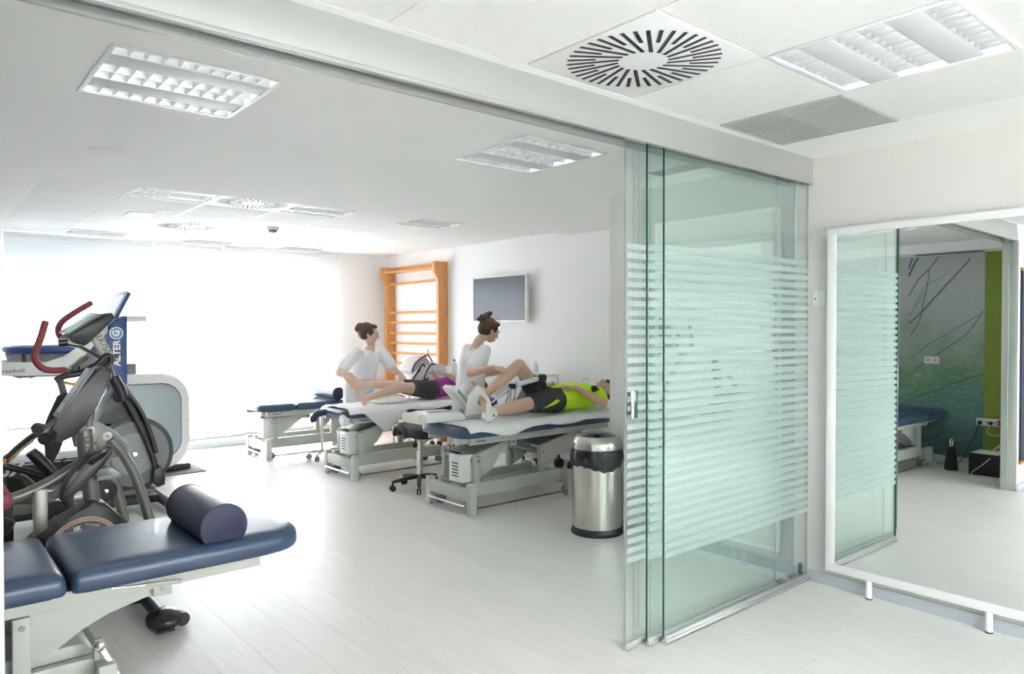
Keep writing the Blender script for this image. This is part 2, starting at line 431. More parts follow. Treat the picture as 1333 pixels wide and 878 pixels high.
# window: frame, mullions, panes
wn = struct(MB().box(WX0, WX1, YWIN+.06, YWIN+.12, WZ0, WZ0+.05, .003).build('window_1', M_TRIMW))
MB().box(WX0, WX1, YWIN+.06, YWIN+.12, WZ1-.05, WZ1, .003).build('window_head', M_TRIMW, wn)
mull = [WX0, 1.3, 2.27, 3.30, 4.0, WX1]
for k, mx in enumerate(mull):
    MB().box(mx-(.0 if k == 0 else .03), mx+(.0 if k == len(mull)-1 else .03)+(.03 if k == 0 else 0)-(.03 if k == len(mull)-1 else 0)*0, YWIN+.06, YWIN+.12, WZ0+.05, WZ1-.05, .003).build('mullion', M_TRIMW, wn)
M_WPANE = glass_mat('window_glass', (.97, .985, .98), 0.6)
for a, b in zip(mull, mull[1:]):
    MB().box(a+.031, b-.031, YWIN+.085, YWIN+.091, WZ0+.05, WZ1-.05).build('pane', M_WPANE, wn)
wb = struct(MB().box(BW[0], BW[1], YB-.14, YB-.08, BW[2], BW[2]+.05, .003).build('fill_window', M_TRIMW))  # unseen window, added so daylight fills the front room from behind the camera
MB().box(BW[0], BW[1], YB-.14, YB-.08, BW[3]-.05, BW[3], .003).build('window_head', M_TRIMW, wb)
bm_ = [BW[0]+.03, 1.25, 2.35, BW[1]-.03]
for mx in bm_: MB().box(mx-.03, mx+.03, YB-.14, YB-.08, BW[2]+.05, BW[3]-.05, .003).build('mullion', M_TRIMW, wb)
for a, b in zip(bm_, bm_[1:]): MB().box(a+.031, b-.031, YB-.113, YB-.107, BW[2]+.05, BW[3]-.05).build('pane', M_WPANE, wb)
struct(MB().box(WX0, WX1, YWIN-.03, YWIN+.06, WZ0-.02, WZ0, .004).build('trim_2', M_TRIMW))
# header beam of the sliding partition
hb = struct(MB().box(XL, XW, 2.103, 2.122, 2.352, ZC, .0015).build('trim_3', M_BEAM))
MB().box(XL, XW, 2.100, 2.124, 2.336, 2.351, .0015).build('lip', M_BEAM, hb)
MB().box(XL, XW, 2.124, 2.235, 2.372, ZC).build('track_channel', M_MIDGREY, hb)
MB().box(XL, XW, 2.235, 2.255, 2.345, ZC, .0015).build('rear_fascia', M_BEAM, hb)
# ground outside the windows
M_PAVE = mat('outside_paving', (.62, .62, .60), .85, var=.08, vscale=2)
struct(MB().box(-14, 20, YWIN+.3, 40, -.3, -.1).build('outside_ground', M_PAVE))
struct(MB().box(-14, 20, -30, YB-.3, -.3, -.1).build('outside_ground', M_PAVE))
# ================================================================== CEILING FIXTURES
M_REFL = mat('louvre_aluminium', (.55, .57, .58), .35, .5)
M_TUBE = mat('fluorescent_tube', (.9, .9, .9), .5, emit=((1.0, .985, .96), TUBE_STRENGTH))
M_PANEL = mat('luminaire_panel', (.72, .73, .75), .5, var=.02, vscale=10)
def luminaire(hole, z, label, group, detail=True, n=10):
    x0, x1, y0, y1 = hole; W, L = x1-x0, y1-y0
    t = thing('ceiling_light', label, 'ceiling light', ((x0+x1)/2, (y0+y1)/2, z), 0, group)
    hx, hy = W/2-.001, L/2-.001
    # housing
    m = MB(); m.box(-hx, hx, -hy, hy, .075, .08); m.box(-hx, -hx+.004, -hy, hy, 0, .075); m.box(hx-.004, hx, -hy, hy, 0, .075)
    m.box(-hx, hx, -hy, -hy+.004, 0, .075); m.box(-hx, hx, hy-.004, hy, 0, .075)
    m.build('housing', M_TRIMW, t)
    f = MB(); fw = .010
    f.box(-hx-.008, hx+.008, -hy-.008, -hy+fw, -.006, -.0005, .001); f.box(-hx-.008, hx+.008, hy-fw, hy+.008, -.006, -.0005, .001)
    f.box(-hx-.008, -hx+fw, -hy+fw, hy-fw, -.006, -.0005, .001); f.box(hx-fw, hx+.008, -hy+fw, hy-fw, -.006, -.0005, .001)
    f.build('frame', M_TRIMW, t)
    ax, ay = hx-fw-.001, hy-fw-.001
    s = 2*ay/6.6; pw = (2*ay-4*s)/2
    y = -ay; strips = []
    for k, wd in enumerate((s, pw, s, s, pw, s)):
        if wd == pw and k in (1, 4):
            MB().box(-ax, ax, y+.0015, y+wd-.0015, -.002, .001, .0005).build('panel', M_PANEL, t)
        else: strips.append((y, y+wd))
        y += wd
    for (a, b) in strips:
        c = (a+b)/2
        r = MB()
        for sg, e in ((1, a), (-1, b)):      # curved side reflectors
            prof = [(e+sg*.0015, 0.0), (e+sg*.006, .022), (e+sg*.016, .045), (e+sg*.030, .058)]
            for (p, q) in zip(prof, prof[1:]):
                r._add([(-ax, p[0], p[1]), (ax, p[0], p[1]), (ax, q[0], q[1]), (-ax, q[0], q[1])], [(0, 1, 2, 3)])
        ro = r.build('reflector', M_REFL, t)
        MB().cyl((-ax+.01, c, .05), (ax-.01, c, .05), .0085, n=8).build('tube', M_TUBE, t)
        # cross blades, wedge shaped
        bl = lambda m, x: m.prism([(x-.0012, 0), (x+.0012, 0), (x+.0035, .036), (x-.0035, .036)], 1, a+.002, b-.002)
        if detail:
            me = bl(MB(), 0).mesh('louvre_blade', smooth=False); me.materials.append(M_REFL)
            for k in range(1, n):
                o = obj('louvre_blade', me, M_REFL, t); o.location = (-ax+2*ax*k/n, 0, 0)
        else:
            m = MB()
            for k in range(1, n): bl(m, -ax+2*ax*k/n)
            m.build('louvre', M_REFL, t, smooth=False)
    return t
luminaire(FRONT_LUM, ZC, 'recessed louvred ceiling light in tile beside swirl diffuser and slatted grille', None)
for h, l in zip(FRONT_FILL, ('unseen louvred fill light added over the entrance side of front room', 'unseen louvred fill light added in front room opposite the white-framed mirror', 'unseen louvred fill light added at the rear wall of front room')): luminaire(h, ZC, l, None)
luminaire(PL_LUM[0], ZC, 'recessed louvred ceiling light in smooth plaster near round flush disc', None)
luminaire(PL_LUM[1], ZC, 'recessed louvred ceiling light in smooth plaster by the glass panels', None)
far_l = ['louvred ceiling light in tile grid next to swirl diffuser by small square panel',
         'louvred ceiling light in tile grid at the window blinds above blue machine tower',
         'louvred ceiling light in tile grid between swirl diffuser and plain plaster edge',
         'louvred ceiling light in tile grid at the blinds beyond the smoke detector',
         'louvred ceiling light in tile grid at the blinds near the wooden wall bars',
         'louvred ceiling light in tile grid at plaster edge near the television wall']
for h, l in zip(T_LUM, far_l): luminaire(h, ZT, l, None)

def diffuser(hole, z, label):
    x0, x1, y0, y1 = hole
    t = thing('swirl_diffuser', label, 'air diffuser', ((x0+x1)/2, (y0+y1)/2, z))
    h = min(x1-x0, y1-y0)/2-.003
    MB().box(-h, h, -h, h, -.003, .02, .001).build('face_plate', M_TRIMW, t)
    N = 40
    for k in range(N):
        a = 2*PI*k/N; lg = k % 2 == 0
        r0, r1 = (.085, .279) if lg else (.175, .279)
        L = r1-r0
        M = Matrix.Rotation(a, 4, 'Z') @ Matrix.Translation((r0, .034, 0))
        s = MB(); s.box(0, L, -.0075, .0075, -.0038, -.0031, M=M)
        so = s.build('slot', M_DARK, t, smooth=False)
        MB().box(.004, L-.004, -.0062, -.0022, -.0046, -.0039, M=M).build('blade', M_GREYP, so, smooth=False)
    MB().lathe([(0, -.0045), (.006, -.0045), (.007, -.0035), (.007, -.0032)], n=12).build('centre_screw', M_TRIMW, t)
    return t
diffuser(FRONT_DIF, ZC, 'large square swirl air diffuser with black slots beside the header beam')
diffuser(T_DIF[0], ZT, 'square swirl air diffuser in far tile grid at the plaster edge')
diffuser(T_DIF[1], ZT, 'square swirl air diffuser in far tile grid nearer the window blinds')

def grille(hole, z):
    x0, x1, y0, y1 = hole
    t = thing('return_air_grille', 'grey slatted return air grille in ceiling by wall corner', 'air grille', ((x0+x1)/2, (y0+y1)/2, z))
    a, b = (x1-x0)/2-.001, (y1-y0)/2-.001
    MB().box(-a, a, -b, b, .03, .034).build('backing', mat('grille_back', (.06, .06, .06), .8), t)
    f = MB()
    for q in ((-a, a, -b, -b+.008), (-a, a, b-.008, b), (-a, -a+.008, -b+.008, b-.008), (a-.008, a, -b+.008, b-.008)): f.box(*q, -.002, .03)
    M_GR = mat('grille_grey', (.55, .56, .54), .45, .1)
    f.build('frame', M_GR, t); MB().box(-a+.008, a-.008, -.006, .006, -.001, .03).build('divider', M_GR, t)
    n = 18; w = (2*a-.016)/n
    for sg in (-1, 1):
        ya, yb = (.0065, b-.0085) if sg > 0 else (-b+.0085, -.0065)
        M = Matrix.Rotation(math.radians(6), 4, 'Y')
        me = MB().box(-.0085, .0085, ya, yb, -.0012, .0012, M=M).mesh('slat', smooth=False); me.materials.append(M_GR)
        for k in range(n):
            o = obj('slat', me, M_GR, t); o.location = (-a+.008+w*(k+.5), 0, .0025)
grille(FRONT_GRL, ZC)
# small ceiling things
d = thing('ceiling_disc', 'round white flush ceiling disc in smooth plaster', 'ceiling disc', (.891, 4.54, ZC))
MB().lathe([(0, -.008), (.072, -.008), (.078, -.004), (.078, -.0005)], n=32).build('cover', M_WALLW, d)
MB().lathe([(.079, -.001), (.080, -.006), (.098, -.005), (.102, -.0005), (.079, -.0005)], n=32).build('rim', M_TRIMW, d)
d = thing('ceiling_speaker', 'round pale speaker disc in far ceiling tile', 'speaker', (4.1, 7.15, ZT-.001))
MB().lathe([(0, -.005), (.085, -.005), (.09, -.003), (.1, -.0005), (0, -.0003)], n=28).build('grille_disc', M_TRIMW, d)
d = thing('access_panel', 'small square white panel set in far ceiling tile', 'ceiling panel', (1.66, 7.2, ZT-.001))
MB().box(-.1, .1, -.14, .14, -.008, -.0005, .002).build('cover', mat('panel_bright', (.88, .88, .9), .4), d)
d = thing('smoke_detector', 'small round smoke detector hanging under far ceiling tile', 'smoke detector', (2.94, 7.3, ZT-.001))
MB().lathe([(0, -.028), (.05, -.028), (.058, -.02), (.06, -.0005), (0, -.0005)], n=24).build('base', M_WHITEP, d)
MB().lathe([(0, -.058), (.03, -.058), (.04, -.05), (.042, -.0285), (0, -.0285)], n=24).build('sensor_head', M_MIDGREY, d)
# long slot grille in the low ceiling by the mural
for gl, gp, gh in (('long thin dark ceiling slot grille beside the mural wall', (-.93, 3.05, 2.38), .35), ('short thin ceiling slot grille behind the glass panels', (3.72, 2.78, ZC), .19)):
  d = thing('slot_grille', gl, 'air grille', gp)
  MB().box(-.07, .07, -gh, gh, -.006, -.0005, .001).build('frame', mat('grille_grey2', (.35, .36, .35), .45, .2), d)
  for k in range(4): MB().box(-.055+k*.03, -.035+k*.03, -gh+.02, gh-.02, -.0075, -.0062).build('slat', M_GREYP, d)
# ================================================================== SLIDING GLASS PARTITION
FZ0, FZ1, NS = .405, 1.887, 34
pitch = (FZ1-FZ0)/(NS-.42)
def pane(x0, x1, y, label, edge, handle=False, shoes=True):
    t = thing('glass_panel', label, 'glass panel', (x0, y, 0.0), 0, None)
    W = x1-x0; th = .005; z0, z1 = .022, 2.368
    g = MB()
    g._add([(0, -th, z0), (W, -th, z0), (W, -th, z1), (0, -th, z1)], [(0, 1, 2, 3)])
    g._add([(0, th, z0), (W, th, z0), (W, th, z1), (0, th, z1)], [(0, 3, 2, 1)])
    g.build('glass', M_GLASS, t, smooth=False)
    MB().box(-.0002, .0015, -th, th, z0, z1).build('glass_edge', edge, t, smooth=False)
    MB().box(W-.0015, W+.0002, -th, th, z0, z1).build('glass_edge', M_GEDGEC, t, smooth=False)
    MB().box(0, W, -th-.004, th+.004, z0-.014, z0+.012, .002).build('bottom_rail', M_ALU, t)
    MB().box(0, W, -th-.006, th+.006, z1-.002, z1+.004, .001).build('top_rail', M_ALU, t)
    s = MB(); s._add([(.012, 0, 0), (W-.006, 0, 0), (W-.006, 0, pitch*.58), (.012, 0, pitch*.58)], [(0, 1, 2, 3)])
    me = s.mesh('frosted_stripe', smooth=False); me.materials.append(M_FROST)
    for k in range(NS):
        o = obj('frosted_stripe', me, M_FROST, t); o.location = (0, -th-.0006, FZ0+k*pitch)
    if handle:
        h = MB(); h.box(.030, .052, -.016, -.0068, 1.075, 1.205, .002); h.box(.030, .052, th+.001, .016, 1.075, 1.205, .002)
        h.build('recessed_pull', M_CHROME, t)
        MB().box(.053, .078, -.013, -.0068, 1.075, 1.205, .002).build('pull_plate', M_GEDGE, t)
    if shoes:
        MB().box(.004, .05, -.013, .013, .004, .03, .002).build('end_shoe', M_ALU, t)
    return t
pane(2.54, 3.86, 2.2, 'clear frosted-striped glass sliding panel with recessed pull, rearmost of the three', M_GEDGEC, True)
pane(2.655, 4.0, 2.165, 'frosted-striped glass sliding panel with dark edge, middle of the three', M_GEDGE)
pane(2.735, 4.088, 2.130, 'frosted-striped glass panel fixed against the white wall, foremost of the three', M_GEDGE)
t = thing('floor_track', 'low aluminium floor track under the glass panels', 'floor track', (2.74, 2.13, 0))
MB().box(0, 1.36, -.018, -.010, 0, .018, .0015).build('front_lip', M_ALU, t)
MB().box(0, 1.36, -.018, .062, 0, .006, .001).build('base', M_ALU, t)
for k in (0, 1):
    MB().cyl((1.08+k*.13, .030, .030), (1.13+k*.13, .030, .030), .017, n=16).build('stop', M_MIDGREY, t)
MB().box(1.345, 1.358, .028, .05, .02, .085, .002).build('wall_clip', M_BLACK, t)
# glass end leaf standing at the jamb
t = thing('end_glass_strip', 'narrow green-edged glass strip standing at the partition jamb', 'glass strip', (.181, 2.16, 0))
g = MB(); g.box(0, .0055, -.005, .005, .022, 2.33); g.build('glass_edge', mat('pale_green_edge', (.35, .55, .48), .2), t)
MB().box(-.0005, .006, -.009, .009, 0, .03, .001).build('shoe', M_ALU, t)

# ================================================================== WALL MIRRORS
def mirror_main():
    y1 = 1.99; y0 = -.35; zb, zt = .103, 2.062; fw = .048
    t = thing('standing_mirror', 'large wall mirror in wide white frame standing on short round legs', 'mirror', (4.047, 0, 0))
    th = math.radians(-.28)
    def Mx(): return Matrix.Translation((0, 0, zb)) @ Matrix.Rotation(-th, 4, 'Y') @ Matrix.Translation((0, 0, -zb))
    M = Mx()
    f = MB()
    f.box(-.012, .020, y0, y1, zb, zb+fw, .002, M=M); f.box(-.012, .020, y0, y1, zt-fw+.008, zt, .002, M=M)
    f.box(-.012, .020, y1-fw-.004, y1, zb+fw, zt-fw+.008, .002, M=M); f.box(-.012, .020, y0, y0+fw, zb+fw, zt-fw+.008, .002, M=M)
    f.build('frame', M_TRIMW, t)
    MB().box(-.0075, -.004, y0+fw, y1-fw-.004, zb+fw, zt-fw+.008, M=M).build('mirror_glass', M_MIRROR, t, smooth=False)
    MB().box(-.0035, .018, y0+fw, y1-fw-.004, zb+fw, zt-fw+.008, M=M).build('backing', M_GREYP, t, smooth=False)
    for y in (1.75, 1.175, .60, .02):
        l = MB(); l.cyl((.003, y, .006), (.003, y, zb+.002), .0165, n=18); lo = l.build('leg', M_TRIMW, t)
        MB().cyl((.003, y, 0), (.003, y, .007), .0175, n=18).build('foot_pad', M_BLACK, lo)
mirror_main()
# grey panelled wall section with its own mirror, behind the glass
M_CLAD = mat('grey_cladding', (.50, .53, .52), .5, var=.03, vscale=4)
t = thing('wall_cladding', 'grey wall panel surround framing the mirror behind glass', 'wall panel', (XW, 2.79, 0))
f = plate(-.022, -.001, -.58, .585, .065, ZC-.004, [(-.50, .465, .115, 2.235)], ax=0)
f.build('panel', M_CLAD, t, smooth=False)
t = thing('inset_mirror', 'tall mirror set into the grey wall panel behind glass', 'mirror', (XW, 2.79, 0))
MB().box(-.014, -.010, -.475, .44, .145, 2.21).build('mirror_glass', M_MIRROR, t, smooth=False)
f = plate(-.020, -.0025, -.498, .463, .117, 2.233, [(-.475, .44, .145, 2.21)], ax=0); f.build('frame', M_TRIMW, t, smooth=False)
# double switch plate on the wall beside the mirror
t = thing('light_switch', 'white double light switch plate on wall above mirror corner', 'light switch', (XW, 2.062, 1.663))
MB().box(-.009, -.0005, -.04, .04, -.045, .045, .003).build('plate', M_WHITEP, t)
for k in (-1, 1): MB().box(-.013, -.0092, -.017+k*.0185, .017+k*.0185, -.033, .033, .002).build('rocker', M_WHITEP, t)
MB().lathe([(0, 0), (.006, 0), (.006, .001), (0, .001)], n=10, M=Matrix.Translation((-.0135, .0185, 0)) @ Matrix.Rotation(-PI/2, 4, 'Y')).build('mark', M_MIDGREY, t)

# ================================================================== BLINDS
def blind(x0, x1, zb, label, cloth=None):
    t = thing('roller_blind', label, 'roller blind', ((x0+x1)/2, 9.2, ZT-.02), 0)
    W = (x1-x0)/2; z1 = -(ZT-.02-zb)
    n = 12; c = MB(); vs = []; fs = []
    for i in range(n+1):
        xx = -W+2*W*i/n
        for j in range(7):
            zz = -.05+(z1+.05)*j/6; vs.append((xx, .004*math.sin(i*1.3+j*.7)*j/6, zz))
    for i in range(n):
        for j in range(6): fs.append((i*7+j, (i+1)*7+j, (i+1)*7+j+1, i*7+j+1))
    c._add(vs, fs); c.build('cloth', cloth or M_BLIND, t)
    MB().cyl((-W, 0, -.03), (W, 0, -.03), .026, n=14).build('roller', M_TRIMW, t)
    MB().box(-W, W, -.006, .006, z1-.022, z1, .003).build('hem_bar', M_TRIMW, t)
    for s in (-1, 1): MB().box(s*W-.004, s*W+.004, -.03, .03, -.065, .005, .002).build('bracket', M_TRIMW, t)
    return t
blind(-.32, .80, .44, 'white roller blind by the plaster strip, half hidden by equipment', M_BLIND2)
blind(.825, 2.245, .44, 'wide white roller blind hanging behind the blue machine tower', M_BLIND2)
blind(2.305, 3.045, .40, 'narrow white roller blind between two bright gaps, low window under it')
blind(3.105, 4.63, .51, 'wide white roller blind behind the empty treatment bed')

# ================================================================== TELEVISION, WALL BARS
t = thing('television', 'flat wall television with thin white bezel and blank grey screen', 'television', (5.40, 6.62, 1.835))
a, b = .503, .275
MB().box(.0, .03, -a, a, -b, b, .006).build('back_shell', M_WHITEP, t)
bz = plate(-.012, -.0005, -a, a, -b, b, [(-a+.018, a-.018, -b+.022, b-.016)], ax=0); bz.build('bezel', M_WHITEP, t, smooth=False)
MB().box(-.006, -.0008, -a+.018, a-.018, -b+.022, b-.016).build('screen', mat('tv_screen', (.115, .13, .165), .22, spec=.25), t, smooth=False)
MB().box(.031, .0795, -.12, .12, -.15, .12).build('wall_bracket', M_BLACK, t)
MB().box(-.0135, -.0122, -.05, .05, -b+.006, -b+.012).build('maker_mark', M_GREYP, t)

t = thing('wall_bars', 'tall varnished pine wall bars with round rungs', 'wall bars', (5.475, 8.46, 0))
ya, yb = -.66, .66
for y in (ya, yb):
    # upright with a hooked top towards the room
    out = [(-.002, 0), (-.002, 2.36), (-.20, 2.36), (-.215, 2.345), (-.215, 2.22), (-.16, 2.14), (-.145, 2.10), (-.145, 0)]
    MB().prism([(p[0], p[1]) for p in out], 1, y-.024, y+.024, .004).build('upright', M_PINE, t)
zs = [.16, .30, .44, .58, .72, .86, 1.0, 1.14, 1.28, 1.42, 1.57, 1.71]
for z in zs: MB().cyl((-.085, ya+.02, z), (-.085, yb-.02, z), .018, n=14).build('rung', M_PINE, t)
MB().cyl((-.085, ya+.02, 2.12), (-.085, yb-.02, 2.12), .018, n=14).build('rung', M_PINE, t)
MB().cyl((-.18, ya+.02, 2.28), (-.18, yb-.02, 2.28), .018, n=14).build('rung', M_PINE, t)
MB().box(-.045, -.01, ya+.024, yb-.024, 2.28, 2.36, .003).build('top_board', M_PINE, t)

# ================================================================== TOUCH BIN
t = thing('touch_bin', 'round brushed steel touch bin with black domed flap and liner', 'waste bin', (3.885, 3.63, 0))
R = .178
MB().lathe([(0, .0), (R+.012, 0), (R+.014, .006), (R+.006, .035), (R+.001, .05), (0, .05)], n=48).build('base_ring', M_BLACK, t)
MB().lathe([(R, .051), (R+.001, .06), (R+.001, .575), (R-.004, .58), (R-.006, .58), (R-.006, .051)], n=64).build('drum', M_STEEL, t)
MB().lathe([(R-.004, .5805), (R+.006, .585), (R+.006, .615), (R, .6175), (0, .6175)], n=48).build('rim_band', M_BLACK, t)
MB().lathe([(R+.003, .618), (R+.003, .655), (R-.006, .685), (R-.022, .703), (R-.030, .7075), (R-.036, .709)], n=64).build('lid', M_STEEL, t)
MB().lathe([(0, .742), (.05, .739), (.10, .727), (R-.045, .7125), (R-.038, .7105), (R-.037, .709), (0, .700)], n=48).build('flap', M_BLACKG, t)
MB().ell((-.065, -.065, .7315), (.030, .030, .004)).build('push_pad', M_BLACK, t)
# crumpled liner skirt hanging over the drum
n = 72; vs = []; fs = []
for i in range(n):
    a = 2*PI*i/n; d = .07+.035*math.sin(a-2.2)+.018*math.sin(3*a+1)+.006*math.sin(17*a)
    rr = R+.006+.004*math.sin(9*a)+.003*math.sin(23*a+1)
    ca, sa = math.cos(a), math.sin(a)
    for (r_, z_) in ((R+.0075, .604), (rr+.006, .590), (rr+.011, .575-.2*d), (rr+.009, .58-.6*d), (rr+.004, .585-d)): vs.append((r_*ca, r_*sa, z_))
for i in range(n):
    for j in range(4): fs.append((i*5+j, ((i+1) % n)*5+j, ((i+1) % n)*5+j+1, i*5+j+1))
m = MB(); m._add(vs, fs); m.build('liner', mat('bin_liner', (.016, .016, .018), .28), t, angle=80)
k = MB(); kc = Vector((-.178, -.075, .555))
for q in range(7): k.ell(kc+Vector((random.uniform(-.02, .01), random.uniform(-.03, .03), random.uniform(-.02, .02))), (.02, .02, .016), 8, 6)
k.build('liner_knot', MATS['bin_liner'], t)
# ================================================================== TREATMENT BEDS
def bed(name, label, loc, H, L=2.12, sect=(.0, .02), group='electric treatment beds', gap=None, detail=False, c0=.19, rend=.10, th=.078):
    """local x: along the bed, y: across (-.33 side faces the camera)"""
    t = thing(name, label, 'treatment bed', loc, 0, group)
    hw = .325
    # --- base
    for xe in (.30, 1.38):
        MB().box(xe-.024, xe+.024, -.26, .26, .105, .205, .004).build('cross_beam', M_BEDM, t)
        for s in (-1, 1):
            lg = MB().box(xe-.032, xe+.032, s*.29-.03, s*.29+.03, .004, .232, .006).build('leg', M_BEDM, t)
            MB().cyl((xe-.01, s*.27, .0), (xe-.01, s*.27, .005), .014, n=10).build('foot_pad', M_RUBBER, lg)
            c = MB()
            c.cyl((xe+.055, s*.215-.022, .042), (xe+.055, s*.215-.006, .042), .042, n=20); c.cyl((xe+.055, s*.215+.006, .042), (xe+.055, s*.215+.022, .042), .042, n=20)
            w = c.build('caster', M_MIDGREY, t)
            f = MB(); f.box(xe+.02, xe+.07, s*.215-.005, s*.215+.005, .03, .09); f.cyl((xe+.03, s*.215, .085), (xe+.03, s*.215, .115), .012, n=10); f.build('fork', M_ALU, w)
    MB().cyl((.255, -.25, .07), (.255, .25, .07), .009, n=10).build('pedal_bar', M_CHROME, t)
    for s in (-1, 1):
        MB().box(.324, 1.356, s*.20-.02, s*.20+.02, .125, .235, .004).build('side_beam', M_BEDM, t)
        MB().cyl((.27, s*.305, .052), (1.40, s*.305, .052), .008, n=8).build('foot_rail', mat('foot_rail', (.25, .20, .19), .4, .5), t)
    MB().box(.33, 1.35, -.06, .06, .15, .20, .004).build('centre_rail', M_BEDM, t)
    # --- column box with vents
    MB().box(.285, .40, -.175, .0, .24, .465, .008).build('motor_box', M_WHITEP, t)
    for k in range(5):
        MB().box(.281, .2848, -.13, -.045, .285+.026*k, .294+.026*k).build('vent', M_GREYP, t)
    MB().box(.3, .34, -.10, .02, .466, .475, .003).build('socket_cap', M_GREYP, t)
    # --- lift arms: posts, curved plates, pivots
    zt = H-.155
    for k, (xp, xu) in enumerate(((.405, .80), (1.12, 1.60))):
        zp = .415
        for s in (-1, 1):
            MB().box(xp-.028, xp+.028, s*.215-.024, s*.215+.024, .236, zp+.035, .005).build('post', M_BEDM, t)
            MB().cyl((xp, s*.242, zp), (xp, s*.246, zp), .011, n=12).build('bolt', mat('bolt_grey', (.30, .30, .29), .45, .6), t)
            # curved web plate, deep at the post and thin at the top pivot
            lo = [(xp+.03, .25), (xp+.10, .28), (xp+.20, .345), (xp+.29, zt-.075), (xu-.06, zt-.045), (xu+.02, zt-.04)]
            up = [(xu+.03, zt), (xu-.02, zt+.012), (xp+.02, zp+.045), (xp+.0, zp+.02)]
            MB().prism(lo+up, 1, s*.185-.006, s*.185+.006, .0015).build('arm_plate', M_BEDM, t)
            MB().box(xu-.035, xu+.035, s*.208-.010, s*.208+.010, zt-.045, H-.095, .003).build('pivot_bracket', M_BEDM, t)
            MB().cyl((xu, s*.219, zt-.015), (xu, s*.223, zt-.015), .012, n=12).build('bolt', mat('bolt_grey', (.30, .30, .29), .45, .6), t)
        # top plate of the arm
        ang = math.atan2(zt-zp-.035, xu-xp-.02); Ln = math.hypot(xu-xp-.02, zt-zp-.035)
        M = Matrix.Translation((xp+.01, 0, zp+.047)) @ Matrix.Rotation(-ang, 4, 'Y')
        MB().box(0, Ln, -.178, .178, -.006, .003, .001, M=M).build('arm_cover', mat('arm_grey', (.36, .37, .35), .4), t)
        MB().cyl((xp, -.19, zp), (xp, .19, zp), .026, n=18).build('axle', mat('axle_grey', (.33, .32, .31), .35, .4), t)
    # --- upper frame
    zr0, zr1 = H-.145, H-.088
    for s in (-1, 1):
        MB().box(.30, L-.20, s*.255-.018, s*.255+.018, zr0, zr1, .003).build('side_rail', M_BEDM, t)
        MB().box(c0+.05, .30, s*.225-.014, s*.225+.014, zr0+.012, zr1+.004, .003).build('end_rail', M_BEDM, t)
    for x in (.45, 1.0, L-.28): MB().box(x-.02, x+.02, -.236, .236, zr0+.01, zr1-.003, .002).build('cross_rail', M_BEDM, t)
    for s in (-1, 1): MB().box(L-.26, L-.21, s*.24-.012, s*.24+.012, zr1, H-.068, .002).build('cushion_bracket', M_BEDM, t)
    # ratchet lever by the end section
    MB().tube([(L-.78, -.282, H-.105), (L-.72, -.290, H-.112), (L-.66, -.290, H-.118)], .0055, 8).build('lever', M_CHROME, t)
    MB().tube([(L-.66, -.290, H-.118), (L-.53, -.290, H-.132)], .009, 8).build('lever_grip', mat('lever_grip', (.42, .42, .40), .5), t)
    MB().box(.36, .46, -.2745, -.2732, zr0+.02, zr0+.034).build('maker_mark', M_MIDGREY, t)
    # --- cushions: sections with a narrow gap, rounded end
    cuts = [c0] + (gap or [.62, 1.24]) + [L]
    for k, (a, b) in enumerate(zip(cuts, cuts[1:])):
        a2, b2 = a+(.006 if k else 0), b-(.006 if b < L else 0)
        rl = .11 if k == 0 else .03; rr = rend if b == L else .03
        lev = [(.02, H-th-.004), (.006, H-th), (.0, H-th+.014), (.0, H-.045), (.004, H-.030), (.013, H-.016), (.028, H-.006), (.05, H-.001), (.085, H)]
        MB().stack([[(q[0], q[1], z) for q in rrect(a2+i, b2-i, -hw+i, hw-i, [max(v-i, .004+i*.3) for v in (rr, rl, rl, rr)], 6)] for i, z in lev]).build('cushion', M_NAVY, t, angle=60)
        MB().stack([[(q[0], q[1], z) for q in rrect(a2+.03, b2-.03, -hw+.03, hw-.03, [rr, rl, rl, rr], 6)] for z in (H-th-.010, H-th-.0045)]).build('base_board', M_GREYP, t)
    return t
near = bed('treatment_bed', 'navy treatment bed with two padded sections and dark bolster on it', (-.80, 3.36, 0), .612, L=2.18, gap=[.42, 1.258], c0=-.23, rend=.17, th=.088)
bedA = bed('treatment_bed', 'navy treatment bed carrying the patient in neon shirt', (3.15, 4.87, 0), .70)
bedB = bed('treatment_bed', 'navy treatment bed carrying the patient in magenta top', (3.07, 6.655, 0), .70)
bedC = bed('treatment_bed', 'empty navy treatment bed by the windows with small bolster', (2.84, 8.245, 0), .635)
# extra foot gear of the near bed: height lever and motor cover
m = MB(); m.prism([(.98, .13), (1.36, .13), (1.36, .245), (1.32, .275), (1.04, .275), (.98, .23)], 1, -.15, .13, .01); m.build('motor_cover', M_BEDM, near)
b = MB().box(1.345, 1.375, -.262, -.236, .236, .315, .003).build('lever_bracket', M_BEDM, near)
MB().box(1.35, 1.372, -.285, -.276, .05, .31, .002, M=Matrix.Translation((1.36, 0, .3)) @ Matrix.Rotation(math.radians(-24), 4, 'Y') @ Matrix.Translation((-1.36, 0, -.3))).build('lever_arm', M_CHROME, near)
for p in ((1.36, .3), (1.45, .10)): MB().lathe([(0, 0), (.018, 0), (.02, .006), (.012, .014), (0, .016)], n=18, M=Matrix.Translation((p[0], -.287, p[1])) @ Matrix.Rotation(PI/2, 4, 'X')).build('knob', M_CHROME, near)
